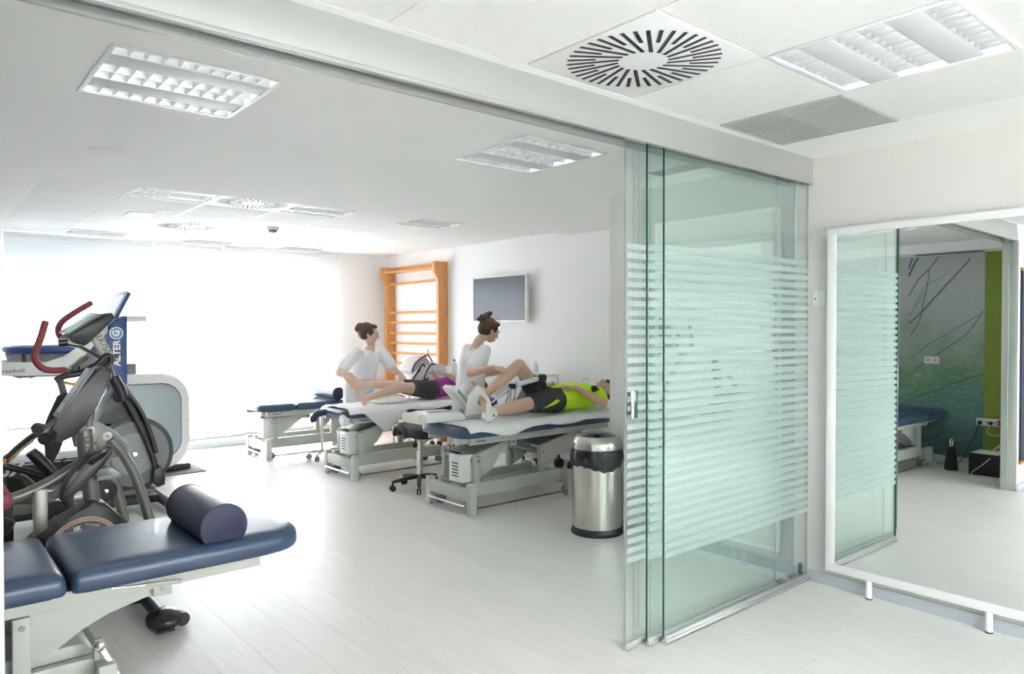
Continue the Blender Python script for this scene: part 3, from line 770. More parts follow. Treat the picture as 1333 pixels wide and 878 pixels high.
# bed B paper-roll holder, hanging navy head piece and its chrome stand column
MB().lathe([(0, 0), (.055, 0), (.062, .01), (.062, .05), (.05, .06), (0, .06)], n=24, M=Matrix.Translation((.22, -.23, .60)) @ Matrix.Rotation(-PI/2, 4, 'Y') @ Matrix.Translation((0, 0, -.03))).build('roll_holder', M_WHITEP, bedB)
MB().tube(spline([(.19, .12, .645), (.11, .12, .635), (.06, .12, .59), (.07, .12, .565)], 5), .035, 12).build('arm_rest', M_NAVYD, bedB)

def bolster(label, c, r, L, D, m):
    """half-round bolster lying across the bed; origin under it"""
    t = thing('bolster', label, 'bolster', c)
    n = 28; pts = []
    zc = r*.62
    a0 = math.asin(-.62)
    for i in range(n+1):
        a = a0+(PI-2*a0)*i/n; pts.append((r*math.cos(a), zc+r*math.sin(a)))
    b = MB(); b.prism(pts, 1, -L/2, L/2, .006); b.build('cover', m, t)
    for s in (-1, 1):
        loop = [(p[0]*.995, s*(L/2-.004), zc+(p[1]-zc)*.995) for p in pts]; loop.append(loop[0])
        MB().tube(loop, .0035, 6).build('piping', m, t)
    return t
bolster('dark navy half-round bolster on the two-section treatment bed', (1.015, 3.30, .6150), .094, .50, True, M_NAVYD)
t = thing('bolster', 'small round blue bolster on the empty bed by the windows', 'bolster', (3.98, 8.22, .637))
MB().cyl((-.0, -.30, .075), (0, .30, .075), .075, n=28).build('cover', M_NAVY, t)
for s in (-1, 1): MB().lathe([(0, 0), (.07, 0), (.074, .003), (.07, .006), (0, .006)], n=28, M=Matrix.Translation((0, s*.301+(.006 if s < 0 else 0)*0, .075)) @ Matrix.Rotation(PI/2 if s < 0 else -PI/2, 4, 'X')).build('end_disc', M_NAVYD, t)

# ================================================================== TOWELS
def drape(name, label, bx, yc, H, x0, x1, hang, hangfn, wave=.004, nx=60):
    """cloth over a bed: lies on top, falls over the front edge by hangfn(u)"""
    t = MB(); vs = []; fs = []
    hw = .325; rows = []
    ny = 22
    for i in range(nx+1):
        u = i/nx; x = x0+(x1-x0)*u; h = hangfn(u)
        prof = []
        ytop0, ytop1 = yc+.20, yc-hw+.06
        for j in range(9):
            prof.append((ytop0+(ytop1-ytop0)*j/8, H+.007+wave*math.sin(x*31+j*1.7)*.6+abs(wave*math.sin(x*13-j))*.7))
        arc = [(yc-hw+.03, H+.003), (yc-hw+.008, H-.010), (yc-hw-.008, H-.028)]
        prof += arc
        for j in range(1, 7):
            d = h*j/6; prof.append((yc-hw-.013-.008*math.sin(x*26+j*.4)*j/6-.006*j/6, H-.028-d))
        for p in prof: vs.append((x, p[0], p[1]))
        k = len(prof)
    for i in range(nx):
        for j in range(k-1): fs.append((i*k+j, (i+1)*k+j, (i+1)*k+j+1, i*k+j+1))
    t._add(vs, fs)
    o = t.build(name, M_TOWEL, None, angle=180); md = o.modifiers.new('s', 'SOLIDIFY'); md.thickness = .004; md.offset = 1
    return tag(o, label, 'towel')
def hA(u):
    x = 3.2+(5.26-3.2)*u
    h = .012+.035*math.exp(-((x-3.62)/.22)**2)+.012*math.sin(x*9)
    return max(.004, h)
drape('towel', 'white towel spread under the patient in neon shirt', 3.15, 4.87, .70, 3.40, 5.27, .03, hA)
def hB(u):
    x = 3.16+(4.9-3.16)*u
    return max(.004, .02+.20*max(0, 1-abs(x-3.58)/.26)+.008*math.sin(x*11))
drape('towel', 'white towel hanging in a point over bed of magenta-topped patient', 3.07, 6.655, .70, 3.29, 4.95, .05, hB)
# ================================================================== EXERCISE MACHINES
def outl(pts, y): return [XZ(a, b, y) for a, b in pts]
def path(pts, y, n=6): return spline([PY(a, b, y) for a, b in pts], n)
def flat(pts, yref, y0, y1, name, m, parent, bev=.006):
    return MB().prism(outl(pts, yref), 1, y0, y1, bev).build(name, m, parent, angle=35)

# ---------------------------------------------------------------- pressurised treadmill
t = thing('treadmill', 'white and blue pressurised treadmill with tall blue tower and grey side panel', 'treadmill')
ya, yb = 7.90, 8.66
def rr_xz(x0, x1, z0, z1, r): return rrect(x0, x1, z0, z1, r, 8)
MB().prism(rr_xz(1.50, 2.285, .06, 1.035, [.26, .05, .05, .26]), 1, ya, yb, .03).build('motor_housing', M_WHITEP, t)
M_PANG = mat('panel_grey', (.36, .41, .44), .35, var=.03, vscale=3)
MB().prism(rr_xz(1.52, 2.203, .165, .938, [.19, .02, .02, .19]), 1, ya-.004, ya+.001, .001).build('groove', M_DARK, t)
MB().prism(rr_xz(1.52, 2.195, .173, .930, [.185, .02, .02, .185]), 1, ya-.012, ya-.004, .003).build('side_panel', M_PANG, t)
MB().cyl((2.06, ya-.002, .11), (2.06, ya+.002, .11), .010, n=10).build('bolt', M_BLACK, t)
MB().box(2.0, 2.32, ya+.1, yb-.1, .012, .075, .01).build('foot_block', M_GREYP, t)
tw = [(139, 540), (139, 437), (143, 428), (152, 416), (160, 412), (165, 412), (165, 540)]
for (q0, q1) in ((7.865, 7.897), (8.66, 8.70)):
    o = outl(tw, 7.88); o = [(p[0], max(p[1], .62)) for p in o]
    o[0] = (o[0][0], .10); o[-1] = (o[-1][0], .10)
    to = MB().prism(o, 1, q0, q1, .006).build('tower', M_BLUE, t)
    if q0 < 8:
        p = PY(153, 452, 7.864); 
        lettering('ALTER', .088, face_my(*PY(152.5, 460, 7.864), rot=PI/2), M_LETW, to, bold=.003)
        g = PY(151.5, 434, 7.8645)
        MB().lathe([(0, 0), (.052, 0), (.052, .0012), (0, .0012)], n=28, M=Matrix.Translation(g) @ Matrix.Rotation(PI/2, 4, 'X')).build('badge', mat('badge_blue', (.10, .30, .55), .3), to)
        MB().lathe([(.052, 0), (.060, 0), (.060, .002), (.052, .002)], n=28, M=Matrix.Translation(g) @ Matrix.Rotation(PI/2, 4, 'X')).build('badge_ring', M_LETW, to)
        lettering('G', .085, face_my(g.x, g.y-.0022, g.z, rot=PI/2), M_LETW, to, bold=.003)
MB().box(1.54, 1.69, 7.898, 8.659, 1.38, 1.60, .02).build('tower_bridge', M_BLUE, t)
MB().box(1.70, 1.905, 8.0, 8.35, 1.565, 1.62, .006).build('shelf', M_WHITEP, t)
MB().lathe([(0, 0), (.055, 0), (.06, .10), (.055, .10), (.05, .01), (0, .01)], (1.76, 8.05, 1.036), n=20).build('cup_holder', M_MIDGREY, t)
# console tablet: blue shell with a pale screen towards the user
M_SCR = mat('console_screen', (.20, .33, .46), .2)
a = PY(141, 428, 7.95); b = PY(167, 380, 7.95)
dv = Vector((b.x-a.x, 0, b.z-a.z)); ang = math.atan2(dv.z, dv.x); Ln = dv.length
M = Matrix.Translation(a) @ Matrix.Rotation(-ang, 4, 'Y')
MB().box(0, Ln, 0, .50, -.035, .0, .012, M=M).build('console_shell', M_BLUE, t)
MB().box(-.005, Ln+.005, -.012, .512, .0, .012, .005, M=M).build('console_bezel', mat('bezel_grey', (.40, .43, .48), .35), t)
MB().box(.03, Ln-.03, .03, .47, .0121, .0135, M=M).build('screen', M_SCR, t)
# rails
ro = [(-60, 471), (60, 473), (84, 465), (108, 447), (139, 419), (141, 432), (113, 460), (90, 486), (70, 489), (-60, 491)]
for q0 in (7.90, 8.60):
    rl = flat(ro, 7.90, q0, q0+.055, 'side_rail', M_WHITEP, t)
    if q0 < 8: lettering('Treadmill', .052, face_my(*PY(15, 483.5, 7.8985)), M_LED, rl)
def ring(z, x0, x1, y0, y1, r): 
    return [(p[0], p[1], z) for p in rrect(x0, x1, y0, y1, r, 6)]
q = ring(1.295, .76, 1.56, 7.96, 8.58, .16); q.append(q[0]); MB().tube(q, .036, 12).build('cockpit_ring', M_BLUE, t)
m = MB(); lv = []
for (z, i) in ((1.255, .03), (1.20, .05), (1.14, .02), (1.09, .05), (1.04, .09)):
    lv.append([(p[0], p[1], z+.012*math.sin(k*1.9)) for k, p in enumerate(rrect(.72+i, 1.52-i*.5, 7.975+i*.6, 8.57-i*.6, .15, 6))])
m.stack(lv[::-1]).build('air_skirt', mat('skirt_grey', (.30, .31, .32), .8, var=.12, vscale=8, bump=.5, bscale=14), t)
for x in (.84, .93): MB().box(x, x+.035, 7.945, 7.958, 1.13, 1.27, .004).build('buckle', M_BLACK, t)
MB().box(-.05, 1.62, 7.98, 8.56, .05, .235, .02).build('deck', M_GREYP, t)
MB().box(.0, 1.5, 8.05, 8.5, .2355, .245).build('belt', M_RUBBER, t)
MB().box(.62, .68, 7.905, 7.955, .235, 1.07, .01, M=Matrix.Translation((.65, 0, 1.07)) @ Matrix.Rotation(.13, 4, 'Y') @ Matrix.Translation((-.65, 0, -1.07))).build('support_post', mat('post_plum', (.12, .10, .13), .4), t)
for x in (.2, 1.4):
    for y in (8.05, 8.5): MB().cyl((x, y, .012), (x, y, .05), .03, n=12).build('foot', M_RUBBER, t)
tag(MB().box(-.35, 2.42, 7.80, 8.78, 0, .010, .003).build('floor_mat', mat('mat_grey', (.16, .16, .17), .8, var=.1, vscale=30)), 'thin dark grey mat under the white and blue treadmill', 'floor mat')

# ---------------------------------------------------------------- elliptical trainer
Y = 6.5
t = thing('elliptical_trainer', 'dark elliptical trainer with round grey flywheel cover and swing arms', 'elliptical trainer')
c = PY(172, 590, Y)
def disc(c, r, y0, y1, m, name, par, n=48, bev=.01):
    pts = [(c.x+r*math.cos(2*PI*k/n), c.z+r*math.sin(2*PI*k/n)) for k in range(n)]
    return MB().prism(pts, 1, y0, y1, bev).build(name, m, par)
disc(c, .30, Y-.06, Y+.20, M_GREYP, 'flywheel_housing', t, bev=.02)
disc(c, .262, Y-.075, Y-.061, M_MIDGREY, 'flywheel_cover', t, bev=.004)
disc(c, .17, Y-.079, Y-.0755, mat('cover_inner', (.33, .35, .36), .4), 'cover_plate', t, bev=.001)
disc(c, .02, Y-.10, Y-.0795, M_CHROME, 'axle', t, 16, .002)
flat([(118, 562), (128, 545), (140, 520), (150, 505), (163, 500), (172, 515), (186, 540), (200, 575), (190, 580), (165, 548), (140, 548)], Y, Y-.05, Y+.19, 'shroud', M_GREYP, t, .02)
for k, yy in enumerate((Y-.13, Y+.28)):
    a = MB(); a.tube(path([(150, 498), (158, 512), (172, 535), (188, 567), (200, 600), (206, 622)], yy), .022, 10)
    ao = a.build('swing_arm', mat('arm_dark', (.05, .047, .05), .35, .3), t)
    MB().tube(path([(147, 492), (156, 507), (160, 522)], yy), .045, 12).build('arm_joint', M_BLACK, ao)
    MB().tube(path([(150, 498), (140, 470), (128, 440), (118, 425)], yy), .017, 10).build('handle_bar', M_GREYP, ao)
MB().tube(path([(160, 505), (180, 530), (194, 560), (203, 590)], Y-.10), .02, 10).build('front_tube', mat('arm_dark', (0, 0, 0)), t)
flat([(199, 612), (208, 606), (214, 618), (213, 630), (204, 634), (197, 628)], Y-.13, Y-.17, Y-.09, 'pedal_joint', M_BLACK, t, .008)
MB().box(.55, 1.62, Y-.04, Y+.18, .055, .12, .01).build('base_beam', M_GREYP, t)
for s in (-1, 1):
    MB().box(.35, 1.5, Y+.07+s*.2-.03, Y+.07+s*.2+.03, .17, .20, .006).build('pedal_rail', M_SILVER, t)
    MB().box(.45, .80, Y+.07+s*.2-.07, Y+.07+s*.2+.07, .2005, .24, .012).build('pedal', M_BLACK, t)
b = MB().cyl((1.66, Y-.27, .062), (1.66, Y+.40, .062), .040, n=18).build('stabiliser', M_GREYP, t)
for y_ in (Y-.285, Y+.385): MB().cyl((1.66, y_, .062), (1.66, y_+.03, .062), .050, n=18).build('end_cap', M_BLACK, b)
MB().cyl((1.735, Y-.20, .035), (1.735, Y-.16, .035), .035, n=14).build('wheel', M_BLACK, t)
b = MB().cyl((.45, Y-.25, .055), (.45, Y+.39, .055), .035, n=16).build('stabiliser', M_GREYP, t)
MB().box(.43, .50, Y+.0, Y+.14, .09, .20, .01).build('rear_post', M_GREYP, t)

# ---------------------------------------------------------------- upright stepper with red handles
Y = 5.72
t = thing('stepper', 'silver-framed upright trainer with curved red handlebars and tilted console', 'exercise machine')
flat([(106, 540), (112, 540), (148, 560), (166, 578), (166, 592), (140, 597), (108, 604)], Y, Y-.02, Y+.02, 'pivot_plate', M_SILVER, t)
for (a, b) in ((117, 561), (139.5, 568)):
    p = PY(a, b, Y-.02)
    bo = MB().lathe([(0, 0), (.030, 0), (.032, .004), (.022, .010), (.010, .010), (.008, .006), (0, .006)], n=22, M=Matrix.Translation((p.x, Y-.0205, p.z)) @ Matrix.Rotation(PI/2, 4, 'X')).build('bolt_cap', M_WHITEP, t)
    MB().cyl((p.x, Y-.0325, p.z), (p.x, Y-.0268, p.z), .008, n=6).build('bolt', M_MIDGREY, bo)
fr = MB(); fr.tube(path([(143, 573), (160, 592), (175, 618), (186, 648), (192, 668), (195, 677)], Y-.02), .034, 14); fr.build('arch_tube', M_SILVER, t)
fr = MB(); fr.tube(path([(120, 580), (136, 602), (148, 625), (156, 652), (162, 680)], Y-.16), .034, 14); fr.build('arch_tube', M_SILVER, t)
pf = PY(195, 677, Y); MB().box(pf.x-.30, pf.x+.05, Y-.28, Y+.22, .0, .042, .012).build('front_foot', M_GREYP, t)
MB().tube([PY(116, 600, Y), PY(80, 640, Y), PY(40, 662, Y), PY(-40, 672, Y)], .035, 12).build('main_tube', M_SILVER, t)
MB().box(.22, .32, Y-.25, Y+.25, 0, .05, .012).build('rear_foot', M_GREYP, t)
# mast, from the pivot plate up behind the near console to the tilted one
po = PY(122, 432, Y); p1 = PY(141, 468, Y); p2 = PY(150, 575, Y)
dv = p1-po; ang = math.atan2(dv.z, dv.x)
M = Matrix.Translation(po) @ Matrix.Rotation(-ang, 4, 'Y')
MB().box(0, dv.length+.02, -.03, .03, -.035, .035, .004, M=M).build('mast_head', mat('mast_beige', (.50, .49, .43), .4), t)
lettering('LK7500', .052, M @ Matrix.Translation((dv.length*.5+.01, -.0305, .010)) @ Matrix.Rotation(PI/2, 4, 'X'), M_LED, t)
MB().tube([p1, PY(120, 515, Y), PY(113, 575, Y)], .03, 12).build('mast', M_SILVER, t)
con = [(82, 441), (88, 436), (130, 409), (138, 408), (143, 415), (112, 444), (104, 450), (92, 447)]
co = flat(con, Y, Y-.19, Y+.19, 'console', M_GREYP, t, .012)
a = PY(89, 435, Y-.17); b = PY(129, 408.5, Y-.17); dv = b-a; ang = math.atan2(dv.z, dv.x)
M = Matrix.Translation((a.x, 0, a.z)) @ Matrix.Rotation(-ang, 4, 'Y')
MB().box(0, dv.length, Y-.17, Y+.17, .004, .012, .003, M=M).build('display', mat('display_pale', (.62, .68, .74), .2), co)
MB().cyl((*PY(88, 446, Y-.21),), (*PY(76, 447, Y-.21),), .024, n=14).build('knob', M_BLACK, co)
for pts, yy in (([(59, 420), (53, 440), (46, 459), (47, 471), (56, 480), (68, 482.5), (86, 482)], Y-.30), ([(118, 395), (96, 408), (82, 418), (76, 428), (78, 438), (88, 448)], Y+.30)):
    h = MB(); q = path(pts, yy); h.tube([q[0]+(q[0]-q[1]).normalized()*.01]+q, [.014]+[.020]*len(q), 12); ho = h.build('hand_grip', M_RED, t)
    e = q[-1]; MB().tube([e, (e.x+.06, e.y+(.12 if yy < Y else -.12), e.z-.02), (PY(138, 470, Y).x, Y+(-.03 if yy < Y else .03), PY(138, 470, Y).z)], .014, 10).build('handle_tube', M_SILVER, ho)
bl = MB(); bl.tube(path([(72, 496), (84, 490), (104, 486), (125, 476), (138, 464), (145, 466), (143, 474)], Y-.24), .021, 12); bl.build('lower_bar', M_BLACK, t)
bl = MB(); bl.tube(path([(128, 487), (139, 476), (151, 463)], Y-.12), .018, 10); bl.build('short_grip', M_GREYP, t)
MB().tube([PY(128, 487, Y-.12), PY(138, 500, Y-.04)], .014, 8).build('bar_stem', M_GREYP, t)
bl = flat([(90, 477), (110, 464), (113, 467), (93, 481)], Y-.2, Y-.28, Y-.12, 'tray', M_BLACK, t, .003)
for p in ((94, 480), (103, 475)): MB().tube([PY(*p, Y-.2), PY(p[0]-1, p[1]+11, Y-.22)], .007, 8).build('tray_stem', M_BLACK, t)
MB().tube([PY(78, 494, Y-.24), PY(85, 520, Y-.2), PY(100, 580, Y-.05)], .021, 12).build('seat_post', M_SILVER, t)
MB().tube(path([(84, 498), (92, 500), (100, 500)], Y-.26, 3), .009, 8).build('yellow_lever', mat('lever_yellow', (.60, .33, .06), .4), t)

# ---------------------------------------------------------------- black machine with mesh back
Y = 5.02
t = thing('mesh_seat_trainer', 'black trainer with dark mesh backrest, orange tips and white lettering', 'exercise machine')
flat([(55, 562), (64, 540), (75, 516), (84, 511), (95, 514), (98, 522), (92, 545), (80, 580), (68, 604), (60, 598)], Y, Y-.02, Y+.02, 'mesh_back', mat('black_mesh', (.035, .035, .038), .85, bump=1.0, bscale=300), t)
MB().tube(path([(3, 604), (22, 585), (42, 569), (62, 556)], Y-.10), .040, 10, flat=.5).build('curved_frame', M_BLACK, t)
MB().tube(path([(12, 600), (28, 585), (44, 573)], Y-.135), .010, 8).build('tan_stripe', mat('tan_stripe', (.42, .28, .17), .5), t)
ba = MB().tube([PY(-30, 598, Y-.12), PY(30, 613, Y-.12), PY(60, 622, Y-.12)], .018, 10).build('cross_bar', M_BLACK, t)
ba = MB(); ba.tube([PY(40, 588, Y-.15), PY(58, 606, Y-.15), PY(74, 624, Y-.15)], [.032, .036, .03], 10); bo = ba.build('thick_bar', M_BLACK, t)
e = PY(71, 620, Y-.15); MB().box(e.x-.020, e.x+.012, Y-.192, Y-.1865, e.z-.016, e.z+.012, .002).build('orange_tip', mat('orange_mark', (.62, .22, .03), .5), bo)
MB().tube(path([(80, 618), (87, 610), (80, 602), (86, 597)], Y-.05, 4), .006, 6).build('wire_hook', M_BLACK, t)
pl_ = flat([(-40, 603), (22, 612), (36, 622), (58, 640), (52, 655), (-40, 655)], Y, Y-.06, Y+.16, 'body_shell', mat('shell_grey', (.09, .09, .085), .6, var=.4, vscale=18), t)
flat([(8, 622), (26, 624), (38, 640), (36, 648), (10, 646)], Y-.06, Y-.068, Y-.0605, 'vent_mesh', mat('black_mesh', (0, 0, 0)), pl_, .001)
lettering('UX', .10, face_my(*PY(13, 613, Y-.0615)), M_LETW, pl_, bold=.004)
for (a, b, r) in ((69, 672, .085), (136, 638, .065)):
    p = PY(a, b, Y); dd = disc(p, r, Y-.05, Y+.05, M_RUBBER, 'roller', t, 28, .01)
    disc(p, .012, Y-.056, Y-.0502, M_CHROME, 'roller_bolt', dd, 12, .001)
MB().box(.30, 1.0, Y-.04, Y+.04, .03, .10, .01).build('base_beam', M_BLACK, t)
MB().box(.34, .40, Y-.3, Y+.3, 0, .05, .012).build('cross_foot', M_BLACK, t); MB().box(.90, .96, Y-.3, Y+.3, 0, .05, .012).build('cross_foot', M_BLACK, t)
for (x_, b) in ((.45, .62), (.75, .62)): MB().box(x_-.03, x_+.03, Y-.03, Y+.03, .10, b, .006).build('upright', M_BLACK, t)
MB().tube([PY(62, 600, Y), (.62, Y+.02, .55)], .02, 8).build('back_stem', M_BLACK, t)
MB().tube([PY(136, 638, Y), (.95, Y, .28), (.95, Y, .09)], .022, 8).build('roller_stem', M_BLACK, t)
orx = PY(4, 599, Y-.1); MB().box(orx.x-.03, orx.x+.012, Y-.165, Y-.158, orx.z-.014, orx.z+.014, .002).build('orange_tip', MATS['orange_mark'], t)

# ---------------------------------------------------------------- recumbent bike (nearest)
Y = 4.2
t = thing('recumbent_bike', 'dark grey recumbent bike with silver post and big tilted console', 'exercise bike')
hs = [(22, 716), (44, 698), (70, 680), (95, 665), (112, 652), (118, 649), (134, 652), (156, 670), (178, 692), (196, 722)]
o = outl(hs, Y); o = o+[(o[-1][0]-.03, .12), (o[0][0]+.05, .12)]
ho = MB().prism(o, 1, Y-.08, Y+.08, .02).build('drive_housing', M_GREYP, t)
c = PY(111, 716, Y-.08)
M_COP = mat('copper_ring', (.45, .30, .25), .35, .5)
def arcband(c, r0, r1, a0, a1, y0, y1, m, name, par, n=28):
    pts = [(c.x+r1*math.cos(a0+(a1-a0)*k/n), c.z+r1*math.sin(a0+(a1-a0)*k/n)) for k in range(n+1)]
    pts += [(c.x+r0*math.cos(a1+(a0-a1)*k/n), c.z+r0*math.sin(a1+(a0-a1)*k/n)) for k in range(n+1)]
    return MB().prism(pts, 1, y0, y1).build(name, m, par)
arcband(c, .0, .140, 0, PI, Y-.084, Y-.0805, M_BLACKG, 'wheel_window', ho)
arcband(c, .144, .152, .05, PI-.05, Y-.087, Y-.0805, M_COP, 'copper_ring', ho); arcband(c, .155, .165, .05, PI-.05, Y-.086, Y-.0805, M_COP, 'copper_ring', ho)
lettering('LK', .024, face_my(c.x-.035, Y-.0852, c.z+.112, rot=.12), M_LETW, ho, bold=.003); lettering('7500 CARDIO', .011, face_my(c.x+.03, Y-.0852, c.z+.120, rot=-.25), M_LETW, ho)
for (a, b) in ((72, 684), (135, 657)): 
    p = PY(a, b, Y-.08); MB().cyl((p.x, Y-.084, p.z), (p.x, Y-.0802, p.z), .010, n=12).build('bolt', M_BLACK, ho)
a, b = PY(109, 560, Y), PY(124, 690, Y)
ps = MB().tube([b, b.lerp(a, .5), a], .0385, 20).build('post', M_SILVER, t)
dv = (a-b); ang = math.atan2(dv.z, dv.x)
mp = b.lerp(a, .82); lettering('LK7500', .040, Matrix.Translation((mp.x, Y-.0392, mp.z)) @ Matrix.Rotation(-(ang-PI)+0, 4, 'Y') @ Matrix.Rotation(PI/2, 4, 'X'), M_LED, ps, bold=.001)
for f in (.15, .24):
    q = b.lerp(a, f); MB().cyl((q.x+.008, Y-.0420, q.z), (q.x+.008, Y-.0345, q.z), .008, n=10).build('bolt', M_WHITEP, ps)
con = [(64, 574), (62, 562), (78, 548), (100, 515), (124, 482), (134, 478), (147, 487), (128, 527), (113, 553), (98, 568), (80, 577)]
co = flat(con, Y-.12, Y-.12, Y+.05, 'console', M_GREYP, t, .012)
pts = [(77, 547), (100, 514), (123, 481)]
a, b = PY(78, 546, Y-.12), PY(123, 481.5, Y-.12); dv = b-a; ang = math.atan2(dv.z, dv.x)
M = Matrix.Translation((a.x, 0, a.z)) @ Matrix.Rotation(-ang, 4, 'Y')
MB().box(.0, dv.length, Y-.115, Y+.045, -.002, .010, .003, M=M).build('console_fascia', M_MIDGREY, co)
MB().box(dv.length*.34, dv.length*.92, Y-.10, Y+.03, .0101, .0115, M=M).build('display', mat('lcd_grey', (.36, .38, .40), .15), co)
for k in range(5): MB().box(dv.length*(.10+k*.035), dv.length*(.12+k*.035), Y-.09, Y+.02, .0101, .013, .0005, M=M).build('button_row', M_WHITEP, co)
g = MB(); g.tube([PY(66, 566, Y-.10), PY(58, 572, Y-.20)], .030, 14); g.build('end_grip', M_BLACK, t)
g = MB(); g.tube([PY(64, 562, Y+.04), PY(48, 558, Y+.14)], .030, 14); g.build('end_grip', M_BLACK, t)
# moulded hand hold crossing the post
hh = flat([(76, 650), (80, 633), (98, 606), (118, 592), (138, 580), (146, 580), (145, 590), (134, 604), (112, 624), (94, 642), (86, 650)], Y-.10, Y-.16, Y-.06, 'hand_hold', M_GREYP, t, .016)
pp = outl([(112, 604), (126, 592), (139, 583), (143, 585), (136, 595), (120, 606)], Y-.16); MB().prism(pp, 1, Y-.165, Y-.1605, .001).build('hold_recess', M_BLACKG, hh)
pp = outl([(82, 640), (92, 622), (101, 613), (103, 616), (96, 628), (88, 640)], Y-.16); MB().prism(pp, 1, Y-.165, Y-.1605, .001).build('hold_recess', M_BLACK, hh)
# seat rail, its upright and the red seat
rl = MB(); rl.tube(path([(-60, 657), (0, 652), (30, 644), (60, 630), (84, 616), (112, 598)], Y), .033, 14, flat=.75); rl.build('seat_rail', M_SILVER, t)
p = PY(52, 636, Y); MB().box(p.x-.028, p.x+.028, Y-.035, Y+.035, .10, p.z, .004).build('rail_upright', M_SILVER, t)
MB().box(.02, .385, Y-.19, Y+.19, PY(10, 655, Y).z, PY(10, 632, Y).z, .03).build('seat', M_RED, t)
MB().box(.0, .07, Y-.19, Y+.19, .78, 1.20, .03, M=Matrix.Translation((.03, 0, .8)) @ Matrix.Rotation(-.2, 4, 'Y') @ Matrix.Translation((-.03, 0, -.8))).build('backrest', M_RED, t)
MB().tube(path([(-6, 672), (10, 676), (17, 680), (12, 690), (2, 698)], Y-.12, 4), .009, 8).build('brake_lever', M_BLACK, t)
MB().box(.05, 1.0, Y-.045, Y+.045, .045, .115, .012).build('base_beam', M_GREYP, t)
for x_, n_ in ((.98, 'front_stabiliser'), (.12, 'rear_stabiliser')):
    so = MB().tube([(x_, Y-.36, .055), (x_, Y+.30, .055)], .034, 14).build(n_, M_GREYP, t)
    for y_, s in ((Y-.36, -1), (Y+.30, 1)):
        m = MB(); m.ell((x_, y_, .055), (.085, .10, .052), 20, 12); m.build('end_cap', M_BLACKG, so)
        MB().cyl((x_+.085, y_-.02, .036), (x_+.085, y_+.02, .036), .034, n=16).build('transport_wheel', M_BLACK, so)
        MB().box(x_-.04, x_+.04, y_-.05, y_+.05, 0, .012, .003).build('rubber_foot', M_RUBBER, so)
p = PY(133, 616, Y+.03); MB().box(p.x-.05, p.x+.06, Y-.12, Y+.10, p.z-.012, p.z+.010, .005).build('side_step', M_MIDGREY, t)
# charcoal seat cushion beyond, resting parts of the pedal crank
pc = PY(112, 705, Y); MB().cyl((pc.x, Y-.13, pc.z-.02), (pc.x, Y+.13, pc.z-.02), .015, n=12).build('crank_axle', M_CHROME, t)
for s in (-1, 1):
    MB().box(pc.x-.012, pc.x+.012, Y+s*.13-.008, Y+s*.13+.008, pc.z-.02-(.15 if s < 0 else -.0), pc.z-.02+(.0 if s < 0 else .12), .003).build('crank', M_CHROME, t)
# ================================================================== PEOPLE
V = Vector
def frame(up, fwd):
    u = V(up).normalized(); f = (V(fwd)-u*V(fwd).dot(u)).normalized(); r = f.cross(u)
    return Matrix((r, f, u)).transposed()       # local x = right, y = forward (face), z = crown
def head_into(m, c, F, s=1.0):
    """head volumes around c (middle of the skull)"""
    c = V(c)
    def E(p, r): m.ell(c+F @ (V(p)*s), tuple(q*s for q in r), 16, 10, F)
    E((0, -.012, .020), (.074, .092, .082)); E((0, .022, -.02), (.062, .066, .075)); E((0, .036, -.072), (.042, .044, .036)); E((0, .058, -.088), (.020, .016, .016))
    E((0, .084, .012), (.050, .014, .014))                # brow
    E((0, .094, -.018), (.010, .014, .026)); E((0, .104, -.034), (.014, .013, .011))   # nose
    E((0, .080, -.066), (.024, .012, .006)); E((0, .078, -.077), (.021, .012, .006))   # lips
    for q in (-1, 1):
        E((q*.036, .064, -.030), (.026, .022, .022)); E((q*.074, -.008, -.012), (.010, .020, .030))
def face_parts(c, F, par, s=1.0, closed=False, brow=M_HAIR):
    c = V(c)
    for q in (-1, 1):
        if not closed:
            e = MB().ell(c+F @ V((q*.030*s, .076*s, -.004*s)), (.0125*s, .010*s, .0085*s), 10, 8, F).build('eye', mat('eye_white', (.75, .73, .70), .3), par)
            MB().ell(c+F @ V((q*.030*s, .0845*s, -.004*s)), (.0055*s, .003*s, .0055*s), 8, 6, F).build('iris', mat('iris', (.05, .03, .02), .2), e)
        else:
            MB().ell(c+F @ V((q*.030*s, .0835*s, -.006*s)), (.013*s, .004*s, .002*s), 10, 6, F).build('eyelash', brow, par)
        MB().ell(c+F @ V((q*.032*s, .0925*s, .018*s)), (.018*s, .005*s, .0035*s), 10, 6, F).build('eyebrow', brow, par)
    MB().ell(c+F @ V((0, .0905*s, -.0715*s)), (.021*s, .003*s, .0035*s), 10, 6, F).build('mouth', mat('lips', (.45, .17, .15), .4), par)
